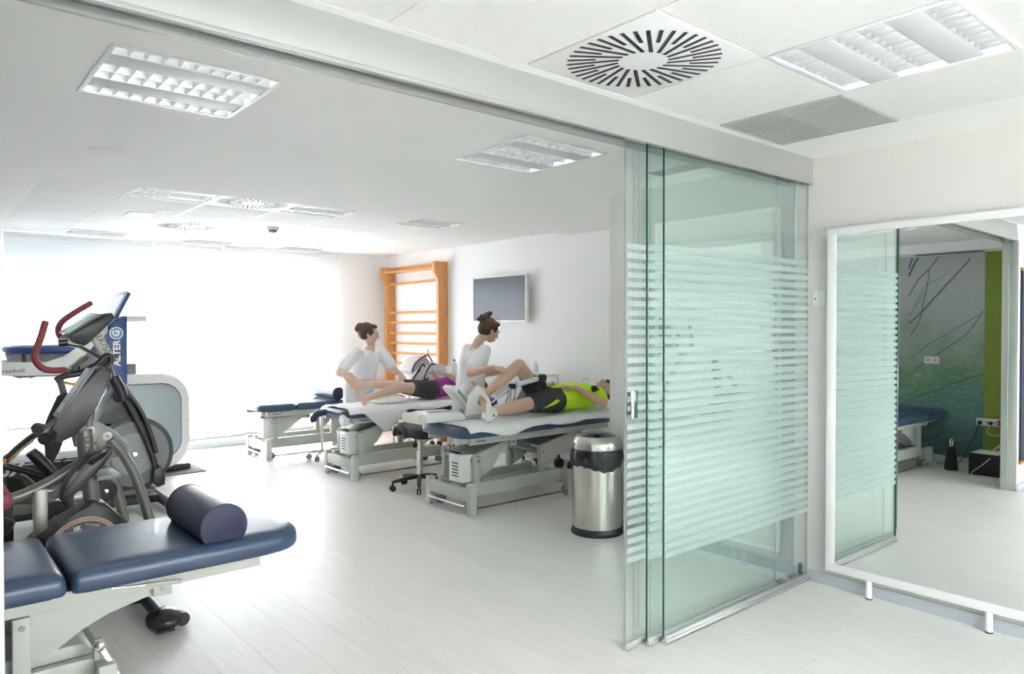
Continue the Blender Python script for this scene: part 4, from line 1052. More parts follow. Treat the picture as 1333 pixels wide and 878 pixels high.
def hand_into(m, wrist, d, palm_n, curl=.5, thumb=1, s=1.0, spread=.0):
    """wrist point, pointing direction d, palm normal (towards what is held); five separate fingers"""
    d = V(d).normalized(); n = (V(palm_n)-d*V(palm_n).dot(d)).normalized(); w = d.cross(n)
    W = V(wrist)
    for k in range(4):
        off = (k-1.5)*.0195*s
        m.capsule(W+d*.006*s+w*off*.55, W+d*.085*s+w*off, .0135*s, .0115*s, 10)
    ln = (.066, .076, .071, .056) if thumb > 0 else (.056, .071, .076, .066)
    for k in range(4):
        off = (k-1.5)*.0215*s; p = W+d*.088*s+w*off; dd = (d+w*(k-1.5)*spread).normalized(); L = ln[k]*s
        for j, (f, r0, r1) in enumerate(((.45, .0092, .0085), (.32, .0085, .0078), (.23, .0078, .0066))):
            a = curl*(j+.6)*.62
            q = p+(dd*math.cos(a)+n*math.sin(a))*L*f; m.capsule(p, q, r0*s, r1*s, 8); p = q
    sd = -w if thumb > 0 else w
    p = W+d*.022*s+sd*.022*s
    for (f, r0, r1, up) in ((.040, .0135, .0115, .25), (.030, .0112, .0100, .55), (.024, .0098, .0080, .85)):
        q = p+(d*.72+sd*(.62-up*.5)+n*up*.55).normalized()*f*s; m.capsule(p, q, r0*s, r1*s, 8); p = q
def limb(m, pts, rs, n=14):
    for (a, b, r0, r1) in zip(pts, pts[1:], rs, rs[1:]): m.capsule(a, b, r0, r1, n)
def foot_into(m, ankle, heel_dir, toe_dir, L=.24, s=1.0):
    a = V(ankle); t = V(toe_dir).normalized(); h = V(heel_dir).normalized()   # h: from ankle to the sole
    side = t.cross(h)
    m.capsule(a, a+h*.055*s-t*.030*s, .036*s, .032*s)
    m.capsule(a+h*.050*s-t*.03*s, a+h*.066*s+t*.13*s, .030*s, .026*s); m.capsule(a+h*.01*s, a+h*.055*s+t*.12*s, .034*s, .022*s)
    for k in range(5):
        o = (k-2)*.016*s; m.capsule(a+h*.066*s+t*.13*s+side*o, a+h*.070*s+t*(.182-.008*abs(k-1))*s+side*o*1.05, .0135*s, .0105*s, 8)

# ---------------------------------------------------------------- man in neon shirt, on bed A
HA = .70
t = thing('person', 'person in neon yellow shirt and dark shorts lying with one knee raised', 'person', (4.45, 4.87, HA))
def L_(p, o=V((4.45, 4.87, HA-.018))): return V(p)-o
m = MB()
hipN, kneeN, ankN = L_((4.50, 4.755, .815)), L_((4.13, 4.70, .815)), L_((3.735, 4.675, .775))
hipF, kneeF, ankF = L_((4.54, 4.965, .82)), L_((4.315, 5.0, 1.135)), L_((3.955, 5.01, .905))
pel, bel, che = L_((4.56, 4.86, .815)), L_((4.74, 4.86, .825)), L_((4.94, 4.86, .83))
neck, hd = L_((5.15, 4.86, .835)), L_((5.275, 4.85, .862))
limb(m, [hipN, hipN.lerp(kneeN, .5), kneeN, kneeN.lerp(ankN, .35), ankN], [.088, .074, .056, .056, .036]); limb(m, [hipF, hipF.lerp(kneeF, .5), kneeF, kneeF.lerp(ankF, .35), ankF], [.088, .076, .058, .057, .037])
for o in (-1, 1): limb(m, [pel+V((0, o*.07, 0)), bel+V((0, o*.065, 0)), che+V((0, o*.075, .0)), L_((5.06, 4.86+o*.13, .825))], [.105, .098, .108, .075])
limb(m, [che, neck, hd-V((.04, 0, .0))], [.10, .055, .055])
FA = frame((.97, 0, .22), (-.25, -.30, .92)); head_into(m, hd, FA)
foot_into(m, ankN, (-.85, 0, -.45), (-.25, .0, .95)); foot_into(m, ankF, (-.75, 0, -.65), (-.55, 0, .83))
shN, elN, wrN = L_((5.06, 4.70, .84)), L_((4.96, 4.555, .775)), L_((4.72, 4.665, .925))
shF, elF, wrF = L_((5.06, 5.02, .84)), L_((4.93, 5.12, .80)), L_((4.70, 4.97, .945))
limb(m, [shN, elN, wrN], [.052, .040, .027]); limb(m, [shF, elF, wrF], [.052, .040, .027])
hand_into(m, wrN, (-.80, .50, .16), (-.1, .2, -1), .35, -1); hand_into(m, wrF, (-.80, -.50, .10), (-.1, -.2, -1), .4, 1)
body = organic(m, 'body', M_SKIN, t, .0062, 4)
M_NEON = mat('neon_shirt', (.58, .93, .02), .8, var=.10, vscale=10, bump=.35, bscale=28)
M_SHORT = mat('charcoal_shorts', (.045, .045, .05), .8, var=.15, vscale=10, bump=.35, bscale=30)
m = MB()
for o in (-1, 1): limb(m, [L_((4.63, 4.86+o*.09, .82)), bel+V((0, o*.078, .004)), che+V((0, o*.085, .005)), L_((5.07, 4.86+o*.13, .828))], [.106, .109, .118, .082])
limb(m, [shN, shN.lerp(elN, .62)], [.066, .063]); limb(m, [shF, shF.lerp(elF, .62)], [.066, .063])
limb(m, [che, L_((5.11, 4.86, .835))], [.11, .066])
sh = organic(m, 'shirt', M_NEON, t, .008, 4)
p = L_((4.93, 4.61, .875))
MB().prism([(-.03, -.03), (.05, -.012), (.02, .028), (-.015, .03)], 1, 0, .03, .004, M=Matrix.Translation(p+V((0.02, .035, .035))) @ Matrix.Rotation(-.5, 4, 'X')).build('chest_print', M_SHORT, sh)
m = MB()
for o in (-1, 1): limb(m, [pel+V((.05, o*.07, 0)), pel+V((-.03, o*.08, 0))], [.112, .115])
limb(m, [hipN+V((.04, 0, 0)), hipN.lerp(kneeN, .72)], [.108, .088]); limb(m, [hipF+V((.03, 0, 0)), hipF.lerp(kneeF, .42)], [.108, .098])
so = organic(m, 'shorts', M_SHORT, t, .008, 4)
q = hipN.lerp(kneeN, .33)
MB().prism([(-.115, -.040), (.055, .030), (.085, .012), (.02, -.015)], 1, -.006, .012, .002, M=Matrix.Translation(q+V((.02, -.098, -.005)))).build('neon_flash', M_NEON, so)
# sandal strap pads
m = MB(); m.capsule(ankN+V((-.03, 0, -.03)), ankN+V((-.062, 0, .10)), .050, .036); m.capsule(ankN+V((.0, 0, -.005)), ankN+V((-.05, 0, -.03)), .050, .05)
sd = organic(m, 'foot_strap', M_WHITEP, t, .008, 3); MB().ell(ankN+V((-.02, -.05, -.02)), (.012, .006, .012)).build('strap_button', M_MIDGREY, sd)
m = MB()
def EH(p, r): m.ell(hd+FA @ V(p), r, 16, 10, FA)
EH((0, -.030, .040), (.084, .092, .082)); EH((0, -.045, .0), (.082, .075, .075)); EH((0, .03, .085), (.062, .052, .030)); EH((0, .055, .078), (.05, .032, .024))
organic(m, 'hair', M_HAIR, t, .007, 2)
face_parts(hd, FA, t, closed=False)
MB().tube([L_((4.93, 4.80, .965)), L_((4.96, 4.80, .985)), L_((5.03, 4.80, .985))], .002, 6).build('ear_phone_wire', M_BLACK, t)

# ---------------------------------------------------------------- woman in magenta top, on bed B
t = thing('person', 'person in magenta top and black shorts lying on towel', 'person', (4.2, 6.65, .70))
def L_(p, o=V((4.2, 6.65, .682))): return V(p)-o
m = MB()
hipN, kneeN, ankN = L_((4.37, 6.57, .80)), L_((3.985, 6.545, .855)), L_((3.60, 6.535, .765))
hipF, kneeF, ankF = L_((4.39, 6.76, .80)), L_((4.02, 6.80, .865)), L_((3.615, 6.80, .905))
pel, bel, che = L_((4.42, 6.665, .80)), L_((4.58, 6.665, .805)), L_((4.78, 6.665, .81))
neck, hd = L_((4.97, 6.665, .81)), L_((5.10, 6.665, .835))
for hp, kn, an in ((hipN, kneeN, ankN), (hipF, kneeF, ankF)): limb(m, [hp, hp.lerp(kn, .5), kn, kn.lerp(an, .35), an], [.085, .070, .050, .049, .032])
for o in (-1, 1): limb(m, [pel+V((0, o*.065, 0)), bel+V((0, o*.05, 0)), che+V((0, o*.06, 0)), L_((4.88, 6.665+o*.11, .81))], [.095, .085, .092, .062])
limb(m, [che, neck, hd-V((.04, 0, 0))], [.09, .048, .048])
FB = frame((.97, 0, .22), (-.2, 0, .97)); head_into(m, hd, FB, .95)
foot_into(m, ankN, (-.78, 0, -.45), (-.50, 0, .85), s=.9); foot_into(m, ankF, (-.80, 0, -.35), (-.55, .0, .80), s=.9)
shN, elN, wrN = L_((4.88, 6.53, .82)), L_((4.76, 6.43, .84)), L_((4.585, 6.56, .965))
shF, elF, wrF = L_((4.88, 6.80, .82)), L_((4.76, 6.92, .82)), L_((4.58, 6.78, .965))
limb(m, [shN, elN, wrN], [.042, .034, .024]); limb(m, [shF, elF, wrF], [.042, .034, .024])
hand_into(m, wrN, (-.75, .45, .35), (0, .2, -1), .6, -1, .92); hand_into(m, wrF, (-.75, -.45, .2), (0, -.2, -1), .5, 1, .92)
organic(m, 'body', M_SKIN2, t, .0062, 4)
M_MAG = mat('magenta_top', (.40, .035, .33), .75, var=.12, vscale=12, bump=.35, bscale=30)
m = MB()
for o in (-1, 1): limb(m, [L_((4.50, 6.665+o*.07, .802)), bel+V((0, o*.058, .004)), che+V((0, o*.068, .01)), L_((4.88, 6.665+o*.11, .812))], [.094, .095, .104, .068])
limb(m, [shN, shN.lerp(elN, .5)], [.052, .050]); limb(m, [shF, shF.lerp(elF, .5)], [.052, .050])
organic(m, 'top', M_MAG, t, .008, 4)
m = MB()
for o in (-1, 1): limb(m, [pel+V((.05, o*.06, 0)), pel+V((-.02, o*.07, 0))], [.098, .102])
limb(m, [hipN+V((.03, 0, 0)), hipN.lerp(kneeN, .46)], [.098, .086]); limb(m, [hipF+V((.03, 0, 0)), hipF.lerp(kneeF, .46)], [.098, .086])
organic(m, 'shorts', M_SHORT, t, .008, 4)
m = MB()
def EH(p, r): m.ell(hd+FB @ V(p), r, 16, 10, FB)
EH((0, -.030, .035), (.080, .088, .080)); EH((0, -.045, 0), (.08, .075, .085)); EH((0, -.06, .10), (.045, .045, .04))
organic(m, 'hair', M_HAIR, t, .008, 2); face_parts(hd, FB, t, .95, closed=True)

# ---------------------------------------------------------------- standing therapists
def therapist(label, base, hips, chest, shR, shL, neck, hd, Fh, arms, skin, voxel=.0065, leg_y=0, bun=None, knot=None, face_dir=None, hs=1.04):
    t = thing('person', label, 'person', base)
    B = V(base); R = lambda p: V(p)-B
    m = MB(); hips, chest, shR, shL, neck, hd = map(R, (hips, chest, shR, shL, neck, hd))
    ax = (shL-shR).normalized()
    waist = hips.lerp(chest, .45)
    limb(m, [hips, waist, chest], [.115, .105, .12]); limb(m, [chest-ax*.07, shR], [.10, .055]); limb(m, [chest+ax*.07, shL], [.10, .055])
    limb(m, [chest, neck, hd-Fh @ V((0, .01, .04))], [.10, .046, .046]); head_into(m, hd, Fh, hs)
    feet = []
    for s in (-1, 1):
        h = hips+ax*s*.085-V((0, 0, .03)); a = V((h.x, h.y, 0.075)); a = V((a.x+ax.x*s*.03, a.y+ax.y*s*.03, .075)); k = h.lerp(a, .5)
        limb(m, [h, k, k.lerp(a, .3), a], [.088, .058, .056, .038]); feet.append((h, k, a))
    for (sh, el, wr, d, n, curl, th) in arms:
        el, wr = R(el), R(wr); sh_ = shR if sh == 'R' else shL
        limb(m, [sh_, el, el.lerp(wr, .3), wr], [.047, .038, .037, .026]); hand_into(m, wr, d, n, curl, th, .95, .12)
    organic(m, 'body', skin, t, voxel, 4)
    # tunic: body, short sleeves, hem at the hips; V neck left open by the neck capsule
    m = MB()
    limb(m, [hips-V((0, 0, .10)), hips, waist, chest], [.135, .135, .122, .132]); limb(m, [hips+ax*.05-V((0, 0, .08)), chest+ax*.05], [.12, .115]); limb(m, [hips-ax*.05-V((0, 0, .08)), chest-ax*.05], [.12, .115])
    limb(m, [chest-ax*.07, shR], [.108, .064]); limb(m, [chest+ax*.07, shL], [.108, .064]); limb(m, [chest, chest.lerp(neck, .55)], [.115, .07])
    for (sh, el, wr, d, n, curl, th) in arms:
        sh_ = shR if sh == 'R' else shL; e = R(el); limb(m, [sh_, sh_.lerp(e, .72)], [.066, .075])
    tu = organic(m, 'tunic', M_SCRUB, t, .008, 3)
    m = MB()
    for (h, k, a) in feet: limb(m, [h, k, V((a.x, a.y, .10))], [.098, .085, .075])
    m.capsule(feet[0][0], feet[1][0], .10)
    organic(m, 'trousers', M_SCRUB, t, .009, 3)
    fd = V(face_dir).normalized()
    for (h, k, a) in feet:
        m = MB(); m.capsule(V((a.x, a.y, .04))-fd*.03, V((a.x, a.y, .038))+fd*.14, .044, .040)
        c = m
        so = organic(c, 'clog', M_WHITEP, t, .009, 2)
        MB().box(-.075, .20, -.045, .045, 0, .012, .004, M=Matrix.Translation((a.x, a.y, 0)) @ Matrix.Rotation(math.atan2(fd.y, fd.x), 4, 'Z')).build('sole', M_MIDGREY, so)
    m = MB()
    def EH(p, r): m.ell(hd+Fh @ (V(p)*hs*1.03), tuple(q*hs*1.04 for q in r), 16, 10, Fh)
    EH((0, -.028, .034), (.080, .086, .078)); EH((0, -.045, 0), (.078, .070, .075)); EH((0, .035, .075), (.058, .045, .026))
    for q in (-1, 1): EH((q*.066, .0, .02), (.016, .045, .045))
    if bun: EH(bun, (.040, .036, .036))
    if knot:
        for (p, r) in knot: EH(p, r)
    organic(m, 'hair', M_HAIR, t, .007, 2)
    face_parts(hd, Fh, t, hs)
    return t
therapist('person in white scrubs holding the foot of the magenta-topped patient', (3.98, 7.42, 0), (3.97, 7.40, .86), (3.985, 7.27, 1.135), (3.83, 7.22, 1.22), (4.165, 7.22, 1.225), (4.02, 7.20, 1.315),
          PY(480, 434, 7.16), frame((.10, -.10, 1), (.90, -.42, -.22)),
          [('R', PY(441, 486, 7.12), (3.625, 6.935, 1.0), (-.15, -.8, -.45), (.2, -.3, -1), .8, 1), ('L', PY(512, 482, 7.08), (4.245, 6.94, .985), (-.30, -.7, -.5), (-.2, -.2, -1), .6, -1)],
          M_SKIN2, bun=(0, -.115, .03), knot=[((0, -.09, .05), (.05, .05, .05))], face_dir=(0, -1, 0))
therapist('person in white scrubs with hair bun pressing the raised knee', (4.24, 5.62, 0), (4.20, 5.62, .87), (4.20, 5.56, 1.14), (4.24, 5.42, 1.275), (4.27, 5.72, 1.275), (4.27, 5.55, 1.37),
          PY(637, 430, 5.52), frame((.38, -.05, .92), (.82, -.12, -.55)),
          [('R', PY(612, 486, 5.33), PY(642, 479, 5.06), (.95, -.38, -.10), (.15, .35, -1), .75, 1), ('L', (4.36, 5.62, 1.04), (4.40, 5.32, 1.08), (.0, -.9, .05), (0, -.6, -.8), .6, -1)],
          M_SKIN, knot=[((0, -.08, .075), (.05, .045, .042)), ((0, -.075, .118), (.032, .032, .028)), ((.012, -.06, .142), (.026, .026, .020)), ((0, -.135, .05), (.024, .026, .02)), ((0.01, -.12, .085), (.02, .03, .02))], face_dir=(1, -.2, 0))
# ================================================================== THINGS AROUND THE BEDS
# ---------------------------------------------------------------- knee motion device on bed A
t = thing('knee_motion_device', 'white knee motion machine with black knobs on bed under the raised leg', 'therapy device', (0, 0, 0))
Yd = 5.03
z0 = .7185
def dx(px, py, y=Yd): return PY(px, py, y)
o = [(3.17, z0), (3.17, .765), (3.20, .79), (3.30, .80), (3.56, .795), (3.62, .77), (3.64, z0)]
MB().prism(o, 1, 4.90, 5.14, .012).build('drive_box', M_WHITEP, t)
MB().box(3.30, 3.50, 4.93, 5.02, .801, .8035).build('keypad', mat('keypad_blue', (.22, .28, .36), .4), t)
MB().cyl((3.195, 4.892, .757), (3.195, 5.148, .757), .042, n=20).build('end_roll', mat('warm_white', (.68, .66, .56), .4), t)
for y in (4.93, 5.11): MB().box(3.60, 4.60, y-.018, y+.018, z0, .748, .004).build('slide_rail', mat('rail_grey', (.52, .52, .52), .35, .4), t)
MB().box(4.55, 4.60, 4.90, 5.14, z0, .753, .004).build('end_bar', M_MIDGREY, t)
# boot: tilted sole plate with side cheeks
a, b = dx(622, 545), dx(588, 503)
dv = b-a; ang = math.atan2(dv.z, dv.x)
M = Matrix.Translation((a.x, 0, a.z)) @ Matrix.Rotation(-ang, 4, 'Y')
bo = MB().box(0, dv.length+.02, Yd-.09, Yd+.09, .0, .045, .015, M=M).build('foot_plate', M_WHITEP, t)
MB().box(.05, dv.length*.95, Yd-.085, Yd-.02, .0452, .052, .003, M=M).build('sole_pad', mat('warm_white', (0, 0, 0)), bo)
MB().box(dv.length*.45, dv.length*.95, Yd-.098, Yd-.0905, .008, .036, .002, M=M).build('side_label', mat('keypad_blue', (0, 0, 0)), bo)
ck = [(620, 552), (596, 540), (600, 515), (612, 500), (622, 508), (634, 532), (640, 545), (634, 552)]
for s in (-1, 1): MB().prism(outl(ck, Yd), 1, Yd+s*.1-.008, Yd+s*.1+.008, .004).build('cheek', M_WHITEP, bo)
MB().lathe([(.020, 0), (.032, 0), (.034, .008), (.020, .010)], n=22, M=Matrix.Translation((dx(616, 522).x, Yd-.1085, dx(616, 522).z)) @ Matrix.Rotation(PI/2, 4, 'X')).build('pivot_ring', M_MIDGREY, bo)
MB().box(dx(622, 545).x-.05, dx(622, 545).x+.09, Yd-.08, Yd+.08, .7485, .80, .01).build('carriage', M_WHITEP, t)
# links: shin bars, thigh bars, struts
for yy in (Yd-.13, Yd+.11):
    k = PY(705, 492, yy); k2 = PY(666, 503, yy); k1 = PY(636, 528, yy)
    lk = MB().tube([k1, k2, k], .009, 10).build('link_bar', M_CHROME, t)
    MB().tube([k2.lerp(k, .15), k2.lerp(k, .85)], .024, 12).build('bar_sleeve', mat('sleeve_pale', (.62, .68, .72), .4), lk)
    for q, r in ((k1, .026), (k2, .022), (k, .034)): MB().cyl((q.x, yy-.035, q.z), (q.x, yy+.02, q.z), r, n=16).build('knob', M_BLACK, lk)
    MB().tube([k2, PY(656, 533, yy)+V((0, 0, 0))], .008, 8).build('strut', M_CHROME, lk)
    MB().tube([k2+V((.06, 0, .02)), V((PY(664, 520, yy).x+.02, yy, .74))], .008, 8).build('strut', M_CHROME, lk)
    MB().tube([k, k.lerp(PY(672, 528, yy), .5)+V((0, -.01, 0)), V((PY(672, 528, yy).x, yy, .75))], .010, 8).build('rear_strut', M_BLACK, lk)
    MB().tube([k+V((.01, 0, -.01)), PY(712, 512, yy)], [.022, .018], 10).build('hinge_arm', M_GREYP, lk)
# calf sling
m = MB(); vs = []; fs = []
A0, A1 = V((4.06, 0, .955)), V((4.24, 0, 1.03))
for i in range(7):
    u = i/6; c = A0.lerp(A1, u)
    for j in range(11):
        v = j/10; vs.append((c.x+.03*math.sin(PI*v), 4.915+.21*v, c.z-.09*math.sin(PI*v)))
for i in range(6):
    for j in range(10): fs.append((i*11+j, (i+1)*11+j, (i+1)*11+j+1, i*11+j+1))
m._add(vs, fs); so = m.build('leg_sling', M_TOWEL, t, angle=180); md = so.modifiers.new('s', 'SOLIDIFY'); md.thickness = .006
sk = [(684, 500), (704, 492), (713, 510), (708, 535), (672, 545), (672, 520)]
MB().prism(outl(sk, 5.13), 1, 5.125, 5.14, .004).build('side_cloth', mat('cloth_grey', (.58, .58, .56), .8, bump=.4, bscale=30), t)

# ---------------------------------------------------------------- saddle stool
t = thing('saddle_stool', 'black saddle stool on chrome column with five-star castor base', 'stool', (3.66, 5.66, 0))
for k in range(5):
    a = 2*PI*k/5+.35; d = V((math.cos(a), math.sin(a), 0))
    l = MB().tube([d*.02+V((0, 0, .12)), d*.14+V((0, 0, .105)), d*.255+V((0, 0, .085))], [.026, .022, .018], 10, flat=.8).build('base_leg', M_BLACK, t)
    w = MB(); s_ = V((-d.y, d.x, 0)); c = d*.255+V((0, 0, .028))
    w.cyl(c-s_*.020, c-s_*.006, .028, n=16); w.cyl(c+s_*.006, c+s_*.020, .028, n=16); w.cyl(c+V((0, 0, .02)), c+V((0, 0, .06)), .009, n=8); w.build('castor', M_BLACK, l)
MB().cyl((0, 0, .10), (0, 0, .36), .028, n=20).build('gas_column', M_CHROME, t); MB().cyl((0, 0, .361), (0, 0, .50), .018, n=16).build('piston', M_CHROME, t)
MB().box(-.09, .07, -.05, .05, .50, .525, .006).build('seat_plate', M_BLACK, t)
kb = MB().tube([(-.06, -.05, .505), (-.10, -.10, .49), (-.12, -.12, .455)], .008, 8).build('tilt_lever', M_BLACK, t); MB().ell((-.125, -.125, .435), (.022, .022, .024), 12, 8).build('lever_knob', M_BLACK, kb)
# saddle: long body, raised front and rear, drooping flanks
vs = []; fs = []; nu, nv = 22, 17
for i in range(nu+1):
    u = -1+2*i/nu
    for j in range(nv+1):
        v = -1+2*j/nv
        w_ = .19*(1-.35*max(0, -u)**2)*(1-.25*max(0, u)**3)
        x = .24*u; y = 1.1*w_*math.sin(v*PI/2); z = .590+.055*u*u*(1.25 if u > 0 else 1.0)-.105*abs(v)**2.2*(1-.15*u)
        e = max(0, (abs(u)-.8)/.2); z -= .03*e*e; vs.append((x, y*(1-.45*e*e), z))
for i in range(nu):
    for j in range(nv): fs.append((i*(nv+1)+j, (i+1)*(nv+1)+j, (i+1)*(nv+1)+j+1, i*(nv+1)+j+1))
m = MB(); m._add(vs, fs); me = evaluated(m.mesh('saddle', smooth=False), [('SOLIDIFY', dict(thickness=.05, offset=-1)), ('SUBSURF', dict(levels=1))])
so = obj('saddle', me, mat('black_leather', (.028, .026, .028), .32, var=.15, vscale=9, bump=.15, bscale=200), t); so.rotation_euler = (0, 0, 0)

# ---------------------------------------------------------------- carts behind the beds
def cart(label, loc, W, D, H, shelves, m=M_WHITEP, nm='equipment_cart'):
    t = thing(nm, label, 'cart', loc)
    for sx in (-1, 1):
        for sy in (-1, 1):
            p = MB().box(sx*W/2-.012, sx*W/2+.012, sy*D/2-.012, sy*D/2+.012, .07, H, .003).build('post', m, t)
            c = MB(); c.cyl((sx*W/2, sy*D/2-.018, .032), (sx*W/2, sy*D/2-.005, .032), .032, n=16); c.cyl((sx*W/2, sy*D/2+.005, .032), (sx*W/2, sy*D/2+.018, .032), .032, n=16); c.box(sx*W/2-.01, sx*W/2+.01, sy*D/2-.004, sy*D/2+.004, .02, .07); c.build('castor', M_GREYP, p)
    for z in shelves: MB().box(-W/2+.012, W/2-.012, -D/2+.012, D/2-.012, z-.012, z, .003).build('shelf', m, t)
    for sy in (-1, 1): MB().box(-W/2, W/2, sy*D/2-.010, sy*D/2+.010, H-.02, H, .003).build('top_rail', m, t)
    for sx in (-1, 1): MB().box(sx*W/2-.010, sx*W/2+.010, -D/2+.012, D/2-.012, H-.02, H, .003).build('top_rail', m, t)
    return t
c1 = cart('white cart against the television wall carrying a clear bottle', (5.21, 5.80, 0), .38, .34, .99, (.28, .58, .90))
c2 = cart('white cart between the beds carrying the open device case', (4.83, 7.43, 0), .56, .36, .86, (.25, .80))
c3 = cart('white cart by the magenta-topped patient carrying spray bottles', (5.30, 7.36, 0), .27, .34, .94, (.3, .90))
MB().box(-.15, .15, -.12, .12, .29, .50, .006).build('drawer_unit', M_WHITEP, c1)
def bottle(label, loc, h=.19, r=.032, m=None, cap=M_GREYP, nozzle=True):
    t = thing('bottle', label, 'bottle', loc)
    m = m or mat('bottle_clear', (.72, .76, .78), .15)
    MB().lathe([(0, 0), (r, 0), (r, h*.68), (r*.85, h*.78), (r*.36, h*.86), (r*.36, h*.90), (0, h*.90)], n=20).build('body', m, t)
    MB().lathe([(0, h*.901), (r*.42, h*.901), (r*.40, h), (r*.15, h*1.02), (0, h*1.10) if nozzle else (0, h*1.02)], n=14).build('cap', cap, t)
    MB().lathe([(r*1.005, h*.2), (r*1.02, h*.2), (r*1.02, h*.55), (r*1.005, h*.55)], n=20).build('label_band', M_WHITEP, t)
p = PY(606, 0, 6.1)
bottle('clear gel bottle with pointed nozzle on the cart by television wall', (PY(697, 490, 5.8).x, 5.80, .9005), .23, .034, cap=M_WHITEP)
bottle('clear spray bottle with dark tip on the cart behind patient', (5.235, 7.30, .9005), .20, .034)
bottle('stout white jar beside the dark-tipped spray bottle', (5.235, 7.42, .9005), .14, .038, m=M_WHITEP, cap=M_WHITEP, nozzle=False)
# low white cabinet with navy pad, seen under bed A
t = thing('padded_cabinet', 'low white wheeled cabinet with navy padded top under the wall side', 'cabinet', (5.12, 5.42, 0))
MB().box(-.36, .26, -.13, .13, .20, .47, .008).build('body', M_WHITEP, t)
MB().stack([[(q[0], q[1], z) for q in rrect(-.36+i, .26-i, -.14+i, .14-i, .05, 5)] for i, z in ((.01, .472), (0, .485), (0, .57), (.012, .588), (.04, .592))]).build('pad', M_NAVYD, t)
for x_ in (-.30, .20):
    for y_ in (-.10, .10):
        c = MB(); c.cyl((x_, y_-.022, .055), (x_, y_-.006, .055), .055, n=18); c.cyl((x_, y_+.006, .055), (x_, y_+.022, .055), .055, n=18); c.box(x_-.012, x_+.012, y_-.005, y_+.005, .04, .201); c.build('castor', M_GREYP, t)
MB().box(-.362, -.3605, -.12, .12, .23, .44, .002).build('door', M_TRIMW, t)
# open soft case with straps
t = thing('device_case', 'open white and black soft equipment case on the cart beside wall bars', 'equipment case', (0, 0, 0))
y0_, y1_ = 7.28, 7.56; yr = 7.28
zb = .8605
o = outl([(532, 503), (536, 492), (548, 478), (566, 472), (580, 476), (580, 503)], yr); o = [(p[0], max(p[1], zb)) for p in o]; o[0] = (o[0][0], zb); o[-1] = (o[-1][0], zb)
MB().prism(o, 1, y0_, y1_, .01).build('case_body', mat('case_white', (.74, .74, .75), .6), t)
lid = [(537, 484), (541, 474), (550, 466), (557, 464), (561, 470), (564, 477), (552, 478), (543, 484)]
lo = MB().prism(outl(lid, yr), 1, y0_+.04, y1_+.03, .004).build('lid', mat('case_grey', (.55, .52, .53), .7), t)
MB().tube(path([(536.5, 486), (540, 474.5), (550, 465.5), (557, 463), (562, 470), (566, 478)], yr+.04, 5), .009, 8).build('lid_binding', M_BLACK, lo)
for pts in ([(534, 503), (541, 489), (550, 475), (553, 478)], [(549, 503), (554, 488), (560, 476), (566, 474)]):
    MB().tube(path(pts, yr-.008, 5), .009, 8).build('strap', M_BLACK, t)
for (x0_, z0_, x1_, z1_) in ((543, 486, 547, 481), (560, 486, 564, 483), (551, 495, 558, 493)):
    p_, q_ = PY(x0_, z0_, yr-.006), PY(x1_, z1_, yr-.006); MB().tube([p_, q_], .012, 8).build('buckle', M_BLACK, t)
MB().tube([PY(557, 463, yr+.05), PY(557.2, 455, yr+.05)], .006, 6).build('pull_tab', M_BLACK, t)
# white knee pillow of patient B
t = thing('knee_pillow', 'soft white pillow under the knees of magenta-topped patient', 'pillow', (3.86, 6.67, .7165))
MB().stack([[(q[0], q[1], z) for q in rrect(-.17+i, .17-i, -.24+i, .24-i, .05, 5)] for i, z in ((.03, 0), (.005, .012), (0, .03), (.02, .058), (.06, .075), (.10, .080))]).build('pillow', M_TOWEL, t, angle=80)
# folded bright fabric on the floor under bed B
t = thing('folded_cloth', 'small folded blue and green patterned cloth on floor under bed', 'cloth', (4.74, 6.66, 0))
M_PAT = mat('pattern_cloth', (.06, .30, .38), .8, var=.9, vscale=25)
MB().box(-.16, .16, -.12, .12, 0, .028, .010).build('lower_fold', M_PAT, t); MB().box(-.155, .15, -.115, .115, .0285, .055, .010).build('upper_fold', mat('pattern_cloth2', (.10, .35, .16), .8, var=.9, vscale=25), t)
# drip-stand like chrome post with castors beside bed B
t = thing('chrome_stand', 'chrome stand with small twin castors beside the bed end', 'stand', (3.64, 7.66, 0))
for k in range(4):
    a = PI/4+k*PI/2; d = V((math.cos(a), math.sin(a), 0)); l = MB().tube([d*.02+V((0, 0, .085)), d*.15+V((0, 0, .075))], .011, 8).build('base_leg', M_ALU, t)
    c = d*.15+V((0, 0, .03)); s_ = V((-d.y, d.x, 0)); w = MB(); w.cyl(c-s_*.018, c-s_*.005, .03, n=14); w.cyl(c+s_*.005, c+s_*.018, .03, n=14); w.cyl(c, c+V((0, 0, .05)), .007, n=8); w.build('castor', M_MIDGREY, l)
MB().cyl((0, 0, .08), (0, 0, .56), .019, n=16).build('column', M_CHROME, t); MB().cyl((0, 0, .561), (0, 0, .58), .03, n=16).build('top_cap', M_BLACK, t)
# cables on the floor by bed A
tag(MB().tube(spline([(4.72, 5.30, .006), (4.66, 5.40, .006), (4.58, 5.30, .006), (4.46, 5.34, .006)], 8), .006, 6).build('power_cable', M_BLACK), 'thin black cable lying on floor behind bed', 'cable')

